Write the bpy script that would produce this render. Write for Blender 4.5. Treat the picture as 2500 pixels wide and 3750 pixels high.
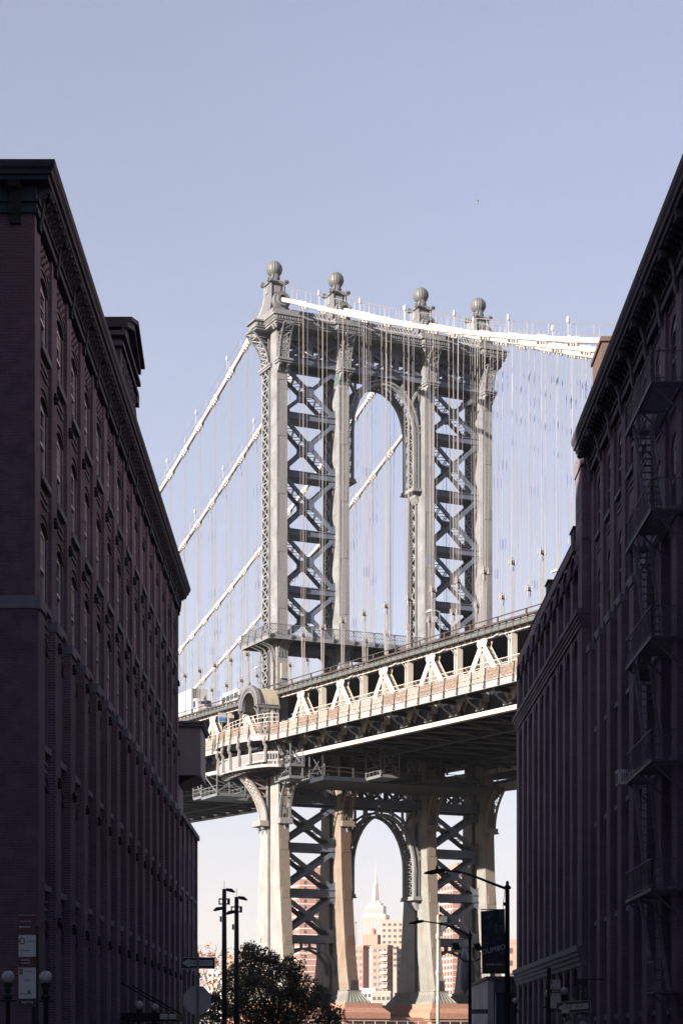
import bpy, math, random
from math import sin, cos, pi, sqrt, radians, atan2
from mathutils import Vector as V, Matrix
random.seed(7)
for o in list(bpy.data.objects): bpy.data.objects.remove(o)
S = bpy.context.scene
COL = S.collection

# ------------------------------------------------------------------ camera, sky, sun, exposure
FPX, U0, VH, EYE = 7441.0, 1227.0, 3830.0, 1.7        # focal length and principal point in photo pixels
cam = bpy.data.cameras.new('camera'); camo = bpy.data.objects.new('camera', cam); COL.objects.link(camo)
cam.sensor_fit = 'HORIZONTAL'; cam.sensor_width = 36.0; cam.lens = FPX / 2500 * 36
cam.shift_x = (1250 - U0) / 2500; cam.shift_y = (VH - 1875) / 2500
cam.clip_start = 0.5; cam.clip_end = 40000
camo.location = (0, 0, EYE); camo.rotation_euler = (pi / 2, 0, 0)
S.camera = camo

SUN_XY = V((-0.735, -0.678)); SUN_EL = radians(16.7)
sun = bpy.data.lights.new('sun', 'SUN'); suno = bpy.data.objects.new('sun', sun); COL.objects.link(suno)
sun.energy = 5.0; sun.angle = radians(0.5); sun.color = (1.0, 0.86, 0.71)
sdir = V((SUN_XY.x * cos(SUN_EL), SUN_XY.y * cos(SUN_EL), sin(SUN_EL))).normalized()
suno.rotation_euler = sdir.to_track_quat('Z', 'Y').to_euler(); suno.location = (-60, -60, 80)
W = bpy.data.worlds.new('World'); S.world = W; W.use_nodes = True
wn = W.node_tree.nodes; wl = W.node_tree.links; wn.clear()
sky = wn.new('ShaderNodeTexSky'); sky.sky_type = 'NISHITA'; sky.sun_disc = False
sky.sun_elevation = SUN_EL; sky.sun_rotation = atan2(SUN_XY.x, SUN_XY.y)
sky.air_density = 1.0; sky.dust_density = 1.0; sky.ozone_density = 2.0; sky.altitude = 10
tint = wn.new('ShaderNodeHueSaturation'); tint.inputs['Saturation'].default_value = 0.88
gam = wn.new('ShaderNodeGamma'); gam.inputs['Gamma'].default_value = 0.68
wm = wn.new('ShaderNodeMix'); wm.data_type = 'RGBA'; wm.blend_type = 'MULTIPLY'; wm.inputs[0].default_value = 1.0
wm.inputs[7].default_value = (1.40, 1.245, 1.355, 1)
bg = wn.new('ShaderNodeBackground'); bg.inputs['Strength'].default_value = 0.053
wo = wn.new('ShaderNodeOutputWorld')
wl.new(sky.outputs[0], gam.inputs['Color']); wl.new(gam.outputs[0], tint.inputs['Color']); wl.new(tint.outputs[0], wm.inputs[6])
wtc = wn.new('ShaderNodeTexCoord'); wmp = wn.new('ShaderNodeMapping'); wmp.inputs['Scale'].default_value = (3.0, 3.0, 9.0)
wno = wn.new('ShaderNodeTexNoise'); wno.inputs['Scale'].default_value = 1.1; wno.inputs['Detail'].default_value = 5
wrp = wn.new('ShaderNodeMapRange'); wrp.inputs[1].default_value = .3; wrp.inputs[2].default_value = .7; wrp.inputs[3].default_value = .975; wrp.inputs[4].default_value = 1.035
wl.new(wtc.outputs['Generated'], wmp.inputs['Vector']); wl.new(wmp.outputs[0], wno.inputs['Vector']); wl.new(wno.outputs['Fac'], wrp.inputs[0])
wcl = wn.new('ShaderNodeMix'); wcl.data_type = 'RGBA'; wcl.blend_type = 'MULTIPLY'; wcl.inputs[0].default_value = 1.0      # faint uneven thin cloud
wl.new(wm.outputs[2], wcl.inputs[6]); wl.new(wrp.outputs[0], wcl.inputs[7])
wl.new(wcl.outputs[2], bg.inputs['Color']); wl.new(bg.outputs[0], wo.inputs['Surface'])
S.view_settings.view_transform = 'Standard'; S.view_settings.look = 'None'
S.view_settings.exposure = 2.0; S.view_settings.gamma = 1.0; S.view_settings.use_curve_mapping = False

def px(u, v, Y):            # photo pixel at depth Y -> world point (used only to read positions off the survey)
    return V(((u - U0) * Y / FPX, Y, EYE + (VH - v) * Y / FPX))

# ------------------------------------------------------------------ mesh helpers
class MB:
    def __init__(s): s.v = []; s.f = []
    def add(s, vs, fs):
        n = len(s.v); s.v += [tuple(p) for p in vs]; s.f += [tuple(i + n for i in f) for f in fs]; return s
    def box(s, x0, x1, y0, y1, z0, z1):
        return s.add([(x0,y0,z0),(x1,y0,z0),(x1,y1,z0),(x0,y1,z0),(x0,y0,z1),(x1,y0,z1),(x1,y1,z1),(x0,y1,z1)],
                     [(0,3,2,1),(4,5,6,7),(0,1,5,4),(1,2,6,5),(2,3,7,6),(3,0,4,7)])
    def bar(s, p, q, w, h, up=(0,0,1)):        # rectangular bar: w across, h along up
        p, q = V(p), V(q); d = (q - p)
        if d.length < 1e-6: return s
        d.normalize(); up = V(up)
        x = d.cross(up)
        if x.length < 1e-4: x = d.cross(V((1,0,0)))
        x.normalize(); y = x.cross(d); x *= w / 2; y *= h / 2
        return s.add([p-x-y, p+x-y, p+x+y, p-x+y, q-x-y, q+x-y, q+x+y, q-x+y],
                     [(0,1,2,3),(7,6,5,4),(0,4,5,1),(1,5,6,2),(2,6,7,3),(3,7,4,0)])
    def tube(s, p, q, r, n=6, r2=None, cap=True):
        p, q = V(p), V(q); d = (q - p).normalized(); r2 = r if r2 is None else r2
        x = d.cross(V((0,0,1)))
        if x.length < 1e-4: x = V((1,0,0))
        x.normalize(); y = d.cross(x)
        a = [p + (x*cos(2*pi*i/n) + y*sin(2*pi*i/n))*r for i in range(n)]
        b = [q + (x*cos(2*pi*i/n) + y*sin(2*pi*i/n))*r2 for i in range(n)]
        fs = [(i, (i+1)%n, n+(i+1)%n, n+i) for i in range(n)]
        if cap: fs += [tuple(range(n-1,-1,-1)), tuple(range(n, 2*n))]
        return s.add(a + b, fs)
    def path(s, pts, r, n=6):                  # tube along a polyline
        for a, b in zip(pts, pts[1:]): s.tube(a, b, r, n)
        return s
    def pbar(s, pts, w, h, up=(0,0,1)):
        for a, b in zip(pts, pts[1:]): s.bar(a, b, w, h, up)
        return s
    def lathe(s, prof, n=16, c=(0,0,0)):       # profile of (r, z)
        vs = [(c[0]+r*cos(2*pi*i/n), c[1]+r*sin(2*pi*i/n), c[2]+z) for r, z in prof for i in range(n)]
        fs = [(k*n+i, k*n+(i+1)%n, (k+1)*n+(i+1)%n, (k+1)*n+i) for k in range(len(prof)-1) for i in range(n)]
        fs += [tuple(range(n-1,-1,-1)), tuple(range((len(prof)-1)*n, len(prof)*n))]
        return s.add(vs, fs)
    def prism(s, poly, h0, h1, f):             # polygon (p,q) extruded along a third axis; f maps (p,q,h)->xyz
        n = len(poly)
        vs = [f(p,q,h0) for p,q in poly] + [f(p,q,h1) for p,q in poly]
        return s.add(vs, [tuple(range(n-1,-1,-1)), tuple(range(n,2*n))] + [(i,(i+1)%n,n+(i+1)%n,n+i) for i in range(n)])
    def ribbon(s, A, B):                       # quad strip between two polylines
        n = len(A)
        return s.add(list(A)+list(B), [(i,i+1,n+i+1,n+i) for i in range(n-1)])
    def frust(s, c, sx0, sy0, sx1, sy1, z0, z1): # tapered box
        x, y = c
        return s.add([(x-sx0,y-sy0,z0),(x+sx0,y-sy0,z0),(x+sx0,y+sy0,z0),(x-sx0,y+sy0,z0),
                      (x-sx1,y-sy1,z1),(x+sx1,y-sy1,z1),(x+sx1,y+sy1,z1),(x-sx1,y+sy1,z1)],
                     [(0,3,2,1),(4,5,6,7),(0,1,5,4),(1,2,6,5),(2,3,7,6),(3,0,4,7)])
    def ball(s, c, r, n=14, m=9):
        return s.lathe([(max(1e-3, r*sin(pi*k/m)), -r*cos(pi*k/m)) for k in range(m+1)], n, c)
    def lace(s, p0, p1, q0, q1, n, w, t, nrm): # X lacing between two rails p0-p1 and q0-q1
        p0,p1,q0,q1 = map(V,(p0,p1,q0,q1))
        for i in range(n):
            a=p0.lerp(p1,i/n); b=p0.lerp(p1,(i+1)/n); c=q0.lerp(q1,i/n); d=q0.lerp(q1,(i+1)/n)
            s.bar(a,d,w,t,nrm); s.bar(c,b,w,t,nrm)
        return s
    def mesh(s, name, smooth=False):
        m = bpy.data.meshes.new(name); m.from_pydata(s.v, [], s.f)
        if smooth:
            for p in m.polygons: p.use_smooth = True
        m.update(); return m

def link(name, data, parent=None, loc=None, rz=None, label=None, cat=None, group=None, kind=None):
    o = bpy.data.objects.new(name, data); COL.objects.link(o)
    if parent is not None: o.parent = parent
    if loc is not None: o.location = loc
    if rz is not None: o.rotation_euler = (0, 0, rz)
    for k, v in (('label',label),('category',cat),('group',group),('kind',kind)):
        if v: o[k] = v
    return o
def put(name, mb, mat, parent=None, smooth=False, **kw):
    m = mb.mesh(name, smooth); m.materials.append(mat)
    return link(name, m, parent, **kw)
def share(name, mesh, parent, loc=None, rz=None, **kw):
    return link(name, mesh, parent, loc, rz, **kw)
def M(mb, name, mat, smooth=False):
    m = mb.mesh(name, smooth); m.materials.append(mat); return m
def root(name, label, cat, loc=(0,0,0), rz=0, group=None):
    return link(name, None, None, loc, rz, label, cat, group)
def copy_tree(o, parent=None):
    c = o.copy(); COL.objects.link(c)
    if parent is not None: c.parent = parent
    for ch in list(o.children): copy_tree(ch, c)
    return c

# ------------------------------------------------------------------ materials
def pmat(name, col, rough=0.6, metal=0.0, var=0.18, scale=3.0, rust=0.0, rustcol=(0.22,0.10,0.05), bump=0.0, bscale=30.0,
         streak=(1,1,0.12), spec=0.4, rustscale=0.55):
    m = bpy.data.materials.new(name); m.use_nodes = True
    n, l = m.node_tree.nodes, m.node_tree.links
    b = n['Principled BSDF']; b.inputs['Roughness'].default_value = rough; b.inputs['Metallic'].default_value = metal
    b.inputs['Specular IOR Level'].default_value = spec
    tc = n.new('ShaderNodeTexCoord')
    no = n.new('ShaderNodeTexNoise'); no.inputs['Scale'].default_value = scale; no.inputs['Detail'].default_value = 6
    l.new(tc.outputs['Object'], no.inputs['Vector'])
    mx = n.new('ShaderNodeMix'); mx.data_type = 'RGBA'
    mx.inputs[6].default_value = (*[c*(1-var) for c in col], 1); mx.inputs[7].default_value = (*[min(1,c*(1+var)) for c in col], 1)
    rp = n.new('ShaderNodeMapRange'); rp.inputs[1].default_value = 0.3; rp.inputs[2].default_value = 0.7
    l.new(no.outputs['Fac'], rp.inputs[0]); l.new(rp.outputs[0], mx.inputs[0])
    out = mx.outputs[2]
    if rust > 0:
        mp = n.new('ShaderNodeMapping'); mp.inputs['Scale'].default_value = streak
        l.new(tc.outputs['Object'], mp.inputs['Vector'])
        n2 = n.new('ShaderNodeTexNoise'); n2.inputs['Scale'].default_value = rustscale*4; n2.inputs['Detail'].default_value = 8; n2.inputs['Roughness'].default_value = 0.68
        l.new(mp.outputs[0], n2.inputs['Vector'])
        r2 = n.new('ShaderNodeMapRange'); r2.inputs[1].default_value = 0.66 - 0.3*rust; r2.inputs[2].default_value = 0.80 - 0.25*rust
        l.new(n2.outputs['Fac'], r2.inputs[0])
        m2 = n.new('ShaderNodeMix'); m2.data_type = 'RGBA'; m2.inputs[7].default_value = (*rustcol, 1)
        l.new(out, m2.inputs[6]); l.new(r2.outputs[0], m2.inputs[0]); out = m2.outputs[2]
    l.new(out, b.inputs['Base Color'])
    if bump > 0:
        n3 = n.new('ShaderNodeTexNoise'); n3.inputs['Scale'].default_value = bscale; n3.inputs['Detail'].default_value = 3
        l.new(tc.outputs['Object'], n3.inputs['Vector'])
        bp = n.new('ShaderNodeBump'); bp.inputs['Strength'].default_value = bump; bp.inputs['Distance'].default_value = 0.05
        l.new(n3.outputs['Fac'], bp.inputs['Height']); l.new(bp.outputs[0], b.inputs['Normal'])
    return m
def brickmat(name, c1, c2, mortar, bw=0.22, bh=0.077, var=1.0, mort=0.012, stain=0.35):
    m = bpy.data.materials.new(name); m.use_nodes = True
    n, l = m.node_tree.nodes, m.node_tree.links
    b = n['Principled BSDF']; b.inputs['Roughness'].default_value = 0.85; b.inputs['Specular IOR Level'].default_value = 0.25
    tc = n.new('ShaderNodeTexCoord'); sp = n.new('ShaderNodeSeparateXYZ'); l.new(tc.outputs['Object'], sp.inputs[0])
    ad = n.new('ShaderNodeMath'); ad.operation = 'ADD'; l.new(sp.outputs[0], ad.inputs[0]); l.new(sp.outputs[1], ad.inputs[1])
    cb = n.new('ShaderNodeCombineXYZ'); l.new(ad.outputs[0], cb.inputs[0]); l.new(sp.outputs[2], cb.inputs[1])
    br = n.new('ShaderNodeTexBrick'); l.new(cb.outputs[0], br.inputs['Vector'])
    br.inputs['Scale'].default_value = 1.0; br.inputs['Brick Width'].default_value = bw; br.inputs['Row Height'].default_value = bh
    br.inputs['Mortar Size'].default_value = mort; br.inputs['Mortar Smooth'].default_value = 0.2; br.inputs['Bias'].default_value = 0.0
    br.inputs['Color1'].default_value = (*c1,1); br.inputs['Color2'].default_value = (*c2,1); br.inputs['Mortar'].default_value = (*mortar,1)
    no = n.new('ShaderNodeTexNoise'); no.inputs['Scale'].default_value = 0.45; no.inputs['Detail'].default_value = 8; l.new(tc.outputs['Object'], no.inputs['Vector'])
    rp = n.new('ShaderNodeMapRange'); rp.inputs[1].default_value = .3; rp.inputs[2].default_value = .7; rp.inputs[3].default_value = 1-stain; rp.inputs[4].default_value = 1+stain*.6
    l.new(no.outputs['Fac'], rp.inputs[0])
    mx = n.new('ShaderNodeMix'); mx.data_type = 'RGBA'; mx.blend_type = 'MULTIPLY'; mx.inputs[0].default_value = 1
    l.new(br.outputs['Color'], mx.inputs[6]); l.new(rp.outputs[0], mx.inputs[7]); l.new(mx.outputs[2], b.inputs['Base Color'])
    bp = n.new('ShaderNodeBump'); bp.inputs['Strength'].default_value = 0.5; bp.inputs['Distance'].default_value = 0.01; bp.invert = True
    l.new(br.outputs['Fac'], bp.inputs['Height']); l.new(bp.outputs[0], b.inputs['Normal'])
    return m
def glassmat(name, col=(0.015,0.02,0.028), rough=0.06, spec=0.6):
    m = bpy.data.materials.new(name); m.use_nodes = True
    n, l = m.node_tree.nodes, m.node_tree.links
    b = n['Principled BSDF']; b.inputs['Base Color'].default_value = (*col,1); b.inputs['Roughness'].default_value = rough
    b.inputs['Specular IOR Level'].default_value = spec
    tc = n.new('ShaderNodeTexCoord'); no = n.new('ShaderNodeTexNoise'); no.inputs['Scale'].default_value = 1.2
    l.new(tc.outputs['Object'], no.inputs['Vector'])
    bp = n.new('ShaderNodeBump'); bp.inputs['Strength'].default_value = 0.08; l.new(no.outputs['Fac'], bp.inputs['Height']); l.new(bp.outputs[0], b.inputs['Normal'])
    return m
MT = dict(
 steel = pmat('painted_steel', (0.127, 0.136, 0.15), .55, var=.2, scale=.6, rust=.33, rustcol=(.105,.078,.055), bump=.25, bscale=6),
 steelr= pmat('rust_streaked_steel', (0.177, 0.183, 0.19), .6, var=.15, scale=.5, rust=.42, rustcol=(.19,.08,.04), bump=.25, bscale=6),
 rivet = pmat('riveted_plate', (0.145, 0.149, 0.158), .65, var=.30, scale=9, rust=.22, rustcol=(.13,.06,.035), bump=.8, bscale=9),
 rivetr= pmat('rusty_riveted_plate', (.125,.112,.10), .7, var=.35, scale=9, rust=.35, rustcol=(.19,.075,.04), bump=.8, bscale=9),
 edge  = pmat('dark_edge_paint', (.062,.072,.074), .6, var=.2, scale=1.5, rust=.2, rustcol=(.05,.03,.02)),
 rustd = pmat('heavily_rusted_plate', (.060,.042,.036), .75, var=.35, scale=8, rust=.5, rustcol=(.07,.032,.02), bump=.8, bscale=9),
 brace = pmat('shade_darkened_steel', (0.07, 0.086, 0.122), .55, var=.2, scale=.8, rust=.12, rustcol=(.06,.035,.02), bump=.25, bscale=6),  # column steel again, darkened and blued to stand in for shade
 legtan = pmat('tan_stained_steel', (0.15, 0.128, 0.108), .6, var=.18, scale=.5, rust=.5, rustcol=(.145,.075,.042), bump=.25, bscale=6),
 steelg = pmat('green_grey_stained_steel', (.142,.148,.142), .6, var=.18, scale=.5, rust=.40, rustcol=(.12,.068,.042), bump=.25, bscale=6),
 teal  = pmat('teal_primer', (0.053, 0.079, 0.083), .6),
 green = pmat('grey_green_iron', (0.092, 0.099, 0.112), .55, var=.12, scale=2, rust=.12),
 cable = pmat('white_cable_paint', (0.4, 0.385, 0.375), .5, var=.05, scale=2, rust=.06, rustcol=(.4,.33,.27)),
 rope  = pmat('suspender_rope', (0.143, 0.139, 0.147), .5, var=.15, scale=4),
 sleeve= pmat('rope_sleeve', (0.06,0.075,0.14), .5),
 cream = pmat('cream_truss_paint', (0.36, 0.335, 0.315), .5, var=.07, scale=.8, rust=.14, rustcol=(.25,.15,.09)),
 tan   = pmat('rusty_lacing', (0.15, 0.108, 0.08), .7, var=.25, scale=3, rust=.4, rustcol=(.13,.06,.035)),
 fascia= pmat('fascia_paint', (0.198, 0.196, 0.205), .5, var=.07, scale=.7, rust=.18, rustcol=(.24,.15,.1), streak=(1,1,.3)),
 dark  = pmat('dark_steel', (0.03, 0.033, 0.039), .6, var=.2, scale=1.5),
 under = pmat('shade_toned_underside_steel', (0.011, 0.017, 0.03), .65, var=.25, scale=.6, rust=.2, rustcol=(.10,.06,.04)),  # the shade under the deck is put into this dark blue colour
 iron  = pmat('weathered_iron_rail', (0.038, 0.033, 0.032), .65, var=.25, scale=2, rust=.3, rustcol=(.15,.07,.04)),
 meshr = pmat('rusty_rail_mesh', (0.2, 0.16, 0.138), .75, var=.3, scale=4, rust=.3),
 meshg = pmat('grey_rail_mesh', (0.28, 0.262, 0.245), .7, var=.2, scale=4, rust=.12),
 copper= pmat('dome_sheet', (0.24, 0.22, 0.18), .5, var=.12, scale=1, rust=.12),
 granite=pmat('pink_granite', (0.24, 0.13, 0.098), .8, var=.15, scale=2.5, bump=.3, bscale=20, rust=.1, rustcol=(.22,.12,.09)),
 alu   = pmat('galvanised_steel', (0.094, 0.108, 0.122), .45, var=.1),
 white = pmat('white_paint', (0.279, 0.294, 0.319), .5, var=.04),
 brickL= brickmat('dark_red_brick', (.130,.076,.100), (.086,.056,.082), (.145,.138,.18)),  # blue cast of the shade is mixed into the facade brick colours
 brickR= brickmat('shade_tinted_brick', (.145,.094,.130), (.102,.072,.106), (.15,.145,.19)),  # plum tone is shade blue added to the brick red
 brickF= brickmat('brown_brick', (.140,.096,.122), (.100,.075,.102), (.15,.145,.185)),
 brickP= brickmat('orange_brick', (.095,.058,.048), (.07,.043,.038), (.09,.075,.072)),
 brickW= brickmat('whitewashed_brick', (.25,.245,.26), (.22,.215,.23), (.18,.175,.185)),
 brick = pmat('red_brick_unit', (0.092, 0.064, 0.09), .85, var=.30, scale=2.2, bump=.3, bscale=25),  # unit bricks carry the blue of the shade as well
 mortar= pmat('mortar', (0.19, 0.18, 0.24), .9, var=.15, scale=8),
 stone = pmat('shade_tinted_grey_stone', (0.125, 0.13, 0.175), .8, var=.12, scale=2, bump=.2),  # blue pushed into the stone to imitate the colour of shade
 corn  = pmat('dark_cornice_metal', (0.026, 0.034, 0.052), .75, spec=.12, var=.2, scale=1.5),  # metal turned navy so its base holds the tint of the shade
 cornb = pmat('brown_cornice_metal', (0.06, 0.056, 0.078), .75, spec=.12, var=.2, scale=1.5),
 sash  = pmat('grey_window_sash', (0.46, 0.46, 0.53), .5, var=.06),
 sashd = pmat('dark_window_sash', (.05,.05,.06), .5, var=.1),
 glass = glassmat('window_glass'),
 blind = pmat('arch_tympanum_board', (.17,.165,.20), .6, var=.06),
 black = pmat('black_iron', (.018,.02,.024), .75, spec=.12, var=.2),
 escape= pmat('fire_escape_iron', (0.085, 0.082, 0.105), .6, var=.3, scale=5, rust=.25, rustcol=(.08,.045,.035)),
 globe = pmat('opal_globe', (.30,.29,.32), .25, var=.03),
 asphalt=pmat('asphalt', (.05,.05,.052), .9, var=.2, scale=1.2, bump=.3, bscale=60),
 walk  = pmat('concrete_pavement', (.28,.275,.26), .85, var=.12, scale=1.0, bump=.2, bscale=40),
 ground= pmat('bare_ground', (.032,.034,.03), .95, var=.2, scale=.05),
 bark  = pmat('bark', (.07,.055,.045), .9, var=.3, scale=6),
)

# ------------------------------------------------------------------ the suspension bridge (local frame: x across, y along the deck, z up)
TH = 0.4427; TC = (-7.63 + 14.63*cos(TH), 254.83 + 14.63*sin(TH), 0.0)
G = 0.039
CT = (-14.63, -6.095, 6.095, 14.63)
def prof(z):          # half depth of a column along the deck
    T = [(6.6,5.9),(7.0,5.6),(8.6,5.3),(10,4.95),(13,4.35),(17,3.85),(21,3.4),(25,3.1),(31,2.85),(40,2.65),(64,2.42),(88,2.36),(95,2.36)]
    for (a,b),(c,d) in zip(T,T[1:]):
        if z <= c: return b + (d-b)*(z-a)/(c-a)
    return 2.36
ZS = [8.6,9.3,10,11.5,13,15,17,19,21,23,25,28,31,35,40,52,64,76,87.1]
tower = root('bridge_tower', 'tall grey steel bridge tower with four riveted columns and ball finials', 'bridge tower', TC, TH)
def tp(name, mb, mat, parent=tower, **kw): return put(name, mb, mat, parent, **kw)

def column(t, i):
    hw = .72
    zl = [z for z in ZS if z <= 36] + [37]; zu = [37] + [z for z in ZS if z > 37]
    def plates(zs, y0, y1, hw=hw):
        mb = MB()
        for a, b in zip(zs, zs[1:]):
            ya, yb, yc, yd = y0(a), y0(b), y1(a), y1(b)
            vs = [(t-hw,ya,a),(t+hw,ya,a),(t+hw,yc,a),(t-hw,yc,a),(t-hw,yb,b),(t+hw,yb,b),(t+hw,yd,b),(t-hw,yd,b)]
            mb.add(vs, [(0,3,2,1),(4,5,6,7),(0,1,5,4),(1,2,6,5),(2,3,7,6),(3,0,4,7)])
        return mb
    col = tp('column', plates(zl, lambda z:-prof(z), lambda z:-.45), MT[('steelr','legtan','steelg','steelg')[i]], label='pale riveted steel column with rust streaks near its foot')
    up = put('upper_shaft', plates(zu+[91.0], lambda z:-prof(z), lambda z:-.5), MT['steel'], col)
    put('rear_shaft', plates(zl, lambda z:.40, prof), MT[('steelr','legtan','steelg','steelg')[i]], col)
    for k,z in enumerate([11+3.4*j for j in range(23)]):
        if 29<z<41: continue
        y0=-prof(z)+.12; sm_=MB().box(t-hw-.022,t-hw+.01,y0,-.58,z,z+.42 if k%2 else z+.10)
        if z<29: sm_.box(t-hw-.022,t-hw+.01,.5,prof(z)-.12,z+.3,z+.4)
        put('seam_plate',sm_,MT[('steelr','legtan','steelg','steelg')[i] if z<36 else 'steel'],col)
    put('core', MB().box(t-.42,t+.42,-.6,.5,8.7,90.9), MT['dark'], col)
    # riveted front plate, a hair proud, with denser splice plates
    fr = MB(); fr2 = MB()
    for a, b in zip(ZS, ZS[1:]):
        q = fr2 if a < 36 else fr
        ya, yb = -prof(a)-.03, -prof(b)-.03
        for x0,x1 in ((t-hw+.02,t+hw-.02),):
            q.add([(x0,ya,a),(x1,ya,a),(x1,ya+.028,a),(x0,ya+.028,a),(x0,yb,b),(x1,yb,b),(x1,yb+.028,b),(x0,yb+.028,b)],
                  [(0,3,2,1),(4,5,6,7),(0,1,5,4),(1,2,6,5),(2,3,7,6),(3,0,4,7)])
    put('front_plate', fr, MT['rivet'], col); put('front_plate', fr2, MT['rustd' if i==1 else 'rivetr'], col)
    for z in (14.2,20.0,26.0,56.1,63.2,70.4,77.6,84.6):
        y = -prof(z)-.075
        sp = MB().box(t-.52,t+.52,y,y+.1,z,z+1.25)
        sp.box(t-.70,t-.54,y+.01,y+.08,z-5.2,z+1.3) if z > 40 else None
        sp.box(t+.54,t+.70,y+.01,y+.08,z-5.2,z+1.3) if z > 40 else None
        put('splice_plate', sp, MT['rivet' if z > 40 else 'rustd' if i == 1 else 'rivetr'], col)
    # rear half of the upper shaft: open box with X lacing on its sides
    rb = MB()
    for sx in (-1,1):
        rb.bar((t+sx*.66,.22,37),(t+sx*.66,.22,91),.12,.22,(0,1,0)); rb.bar((t+sx*.66,2.3,37),(t+sx*.66,2.22,91),.12,.3,(0,1,0))
    rb.box(t-.6,t+.6,2.3,2.42,37,91); rb.box(t-.6,t+.6,.08,.14,37,91)
    put('rear_shaft', rb, MT['steel'], col)
    for sx in (-1,1):
        lc = MB().lace((t+sx*.69,.36,37.5),(t+sx*.69,.36,87),(t+sx*.69,2.12,37.5),(t+sx*.69,2.12,87),34,.20,.05,(1,0,0))
        for k in range(35): lc.bar((t+sx*.70,.33,37.5+49.5*k/34),(t+sx*.70,2.15,37.5+49.5*k/34),.16,.05,(1,0,0))
        put('lacing', lc, MT['steel'], col)
    # capital band under the cornice brackets
    cb = MB().box(t-1.0,t+1.0,-3.55,-2.0,86.75,87.0).box(t-.9,t+.9,-3.4,-2.0,86.5,86.76).box(t-1.05,t+1.05,-1.0,2.9,86.75,87.0).box(t-.95,t+.95,-.9,2.75,86.5,86.76)
    for x in (t-.55,t+.55): cb.prism([(0,0),(.55,.0),(.62,-.25),(.35,-.55),(.18,-.95),(0,-1.1)],x-.16,x+.16,lambda p,q,h:(h,-2.42-p*1.4,86.5+q))
    put('capital_band', cb, MT['steel'], col)
    # front bracket: two curved ribs with cross lacing, carrying the cornice
    fb = MB(); A=[];B=[]
    for k in range(11):
        s_ = k/10; z = 87.0+4.0*s_; A.append((-2.95-.35*s_-1.3*s_**2.6, z)); B.append((-2.42, z))
    for x in (t-.62,t+.62):
        fb.pbar([(x,y,z) for y,z in A],.14,.16,(1,0,0)); fb.bar((x,-2.5,87),(x,-2.5,91),.12,.12)
        for k in range(0,10,2): fb.bar((x,A[k][0],A[k][1]),(x,-2.5,A[k+2][1]),.07,.07); fb.bar((x,A[k+2][0],A[k+2][1]),(x,-2.5,A[k+2][1]),.07,.07)
    for k in range(0,10,2):
        (y0,z0),(y1,z1) = A[k],A[k+2]
        fb.bar((t-.6,y0,z0),(t+.6,y1,z1),.12,.05,(0,1,0)); fb.bar((t+.6,y0,z0),(t-.6,y1,z1),.12,.05,(0,1,0)); fb.bar((t-.6,y1,z1),(t+.6,y1,z1),.12,.06,(0,1,0))
    put('cornice_bracket', fb, MT['steel'], col)
    if i in (0,3):      # outward bracket of the end columns
        sx = -1 if i == 0 else 1
        sb = MB(); A=[(t+sx*(.75+.25*(k/12)+2.0*(k/12)**2.4), 87.0+4.1*k/12) for k in range(13)]
        for y in (.12,2.2):
            sb.pbar([(x,y,z) for x,z in A],.18,.2,(0,1,0)); sb.pbar([(x-sx*.0,y,z) for x,z in [(t+sx*.75,87),(t+sx*.75,91)]],.12,.12)
            for k in range(0,12,2): sb.bar((A[k+2][0],y,A[k+2][1]),(t+sx*.75,y,A[k+2][1]),.08,.08); sb.bar((A[k+2][0],y,A[k+2][1]),(t+sx*.75,y,A[k][1]),.07,.07)
        for k in range(0,12,2):
            (x0,z0),(x1,z1)=A[k],A[k+2]
            sb.bar((x0,.2,z0),(x1,2.1,z1),.16,.05,(sx,0,0)); sb.bar((x0,2.1,z0),(x1,.2,z1),.16,.05,(sx,0,0)); sb.bar((x1,.2,z1),(x1,2.1,z1),.14,.06,(sx,0,0))
        put('cornice_bracket', sb, MT['steel'], col)
    # below the deck: curved front bracket with a ladder-like face, and outward bracket
    lb = MB(); A=[(-3.15-.35*(k/8)-2.7*(k/8)**2.3, 29.9+5.3*k/8) for k in range(9)]
    for x in (t-.66,t+.66):
        lb.pbar([(x,y,z) for y,z in A],.16,.32,(1,0,0)); lb.bar((x,-2.95,29.9),(x,-2.95,35.2),.14,.2)
        for k in (0,2,4,6): lb.bar((x,A[k][0],A[k][1]),(x,-2.95,A[k+1][1]),.1,.1)
    for k in range(0,9):
        y,z=A[k]; w=.22 if k in (0,4,8) else .07
        lb.bar((t-.62,y,z),(t+.62,y,z),.12,w,(0,0,1))
    for x in (t-.22,t+.22): lb.pbar([(x,y-.03,z) for y,z in A],.05,.05,(1,0,0))
    lb.box(t-.85,t+.85,-3.75,-2.9,29.35,29.9).box(t-.95,t+.95,-3.85,-2.9,29.2,29.36)
    put('lower_bracket', lb, MT['rivetr' if i else 'rivet'], col)
    put('drop_finial', MB().lathe([(.03,-.75),(.14,-.6),(.10,-.45),(.22,-.3),(.25,0)],10,(t,-3.35,29.2)), MT['steel'], col)
    if i in (0,3):
        sx = -1 if i == 0 else 1
        ob = MB(); A=[(t+sx*(.95+.30*(k/12)+3.1*(k/12)**2.2), 29.9+6.0*k/12) for k in range(13)]
        for y in (.35,2.3):
            ob.pbar([(x,y,z) for x,z in A],.22,.42,(0,1,0)); ob.bar((t+sx*.82,y,29.9),(t+sx*.82,y,36),.2,.2)
            for k in (2,4,6,8,10,12): ob.bar((A[k][0],y,A[k][1]),(t+sx*.82,y,A[k][1]),.22,.22); ob.bar((A[k][0],y,A[k][1]),(t+sx*.82,y,A[k-2][1]),.14,.14)
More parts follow.
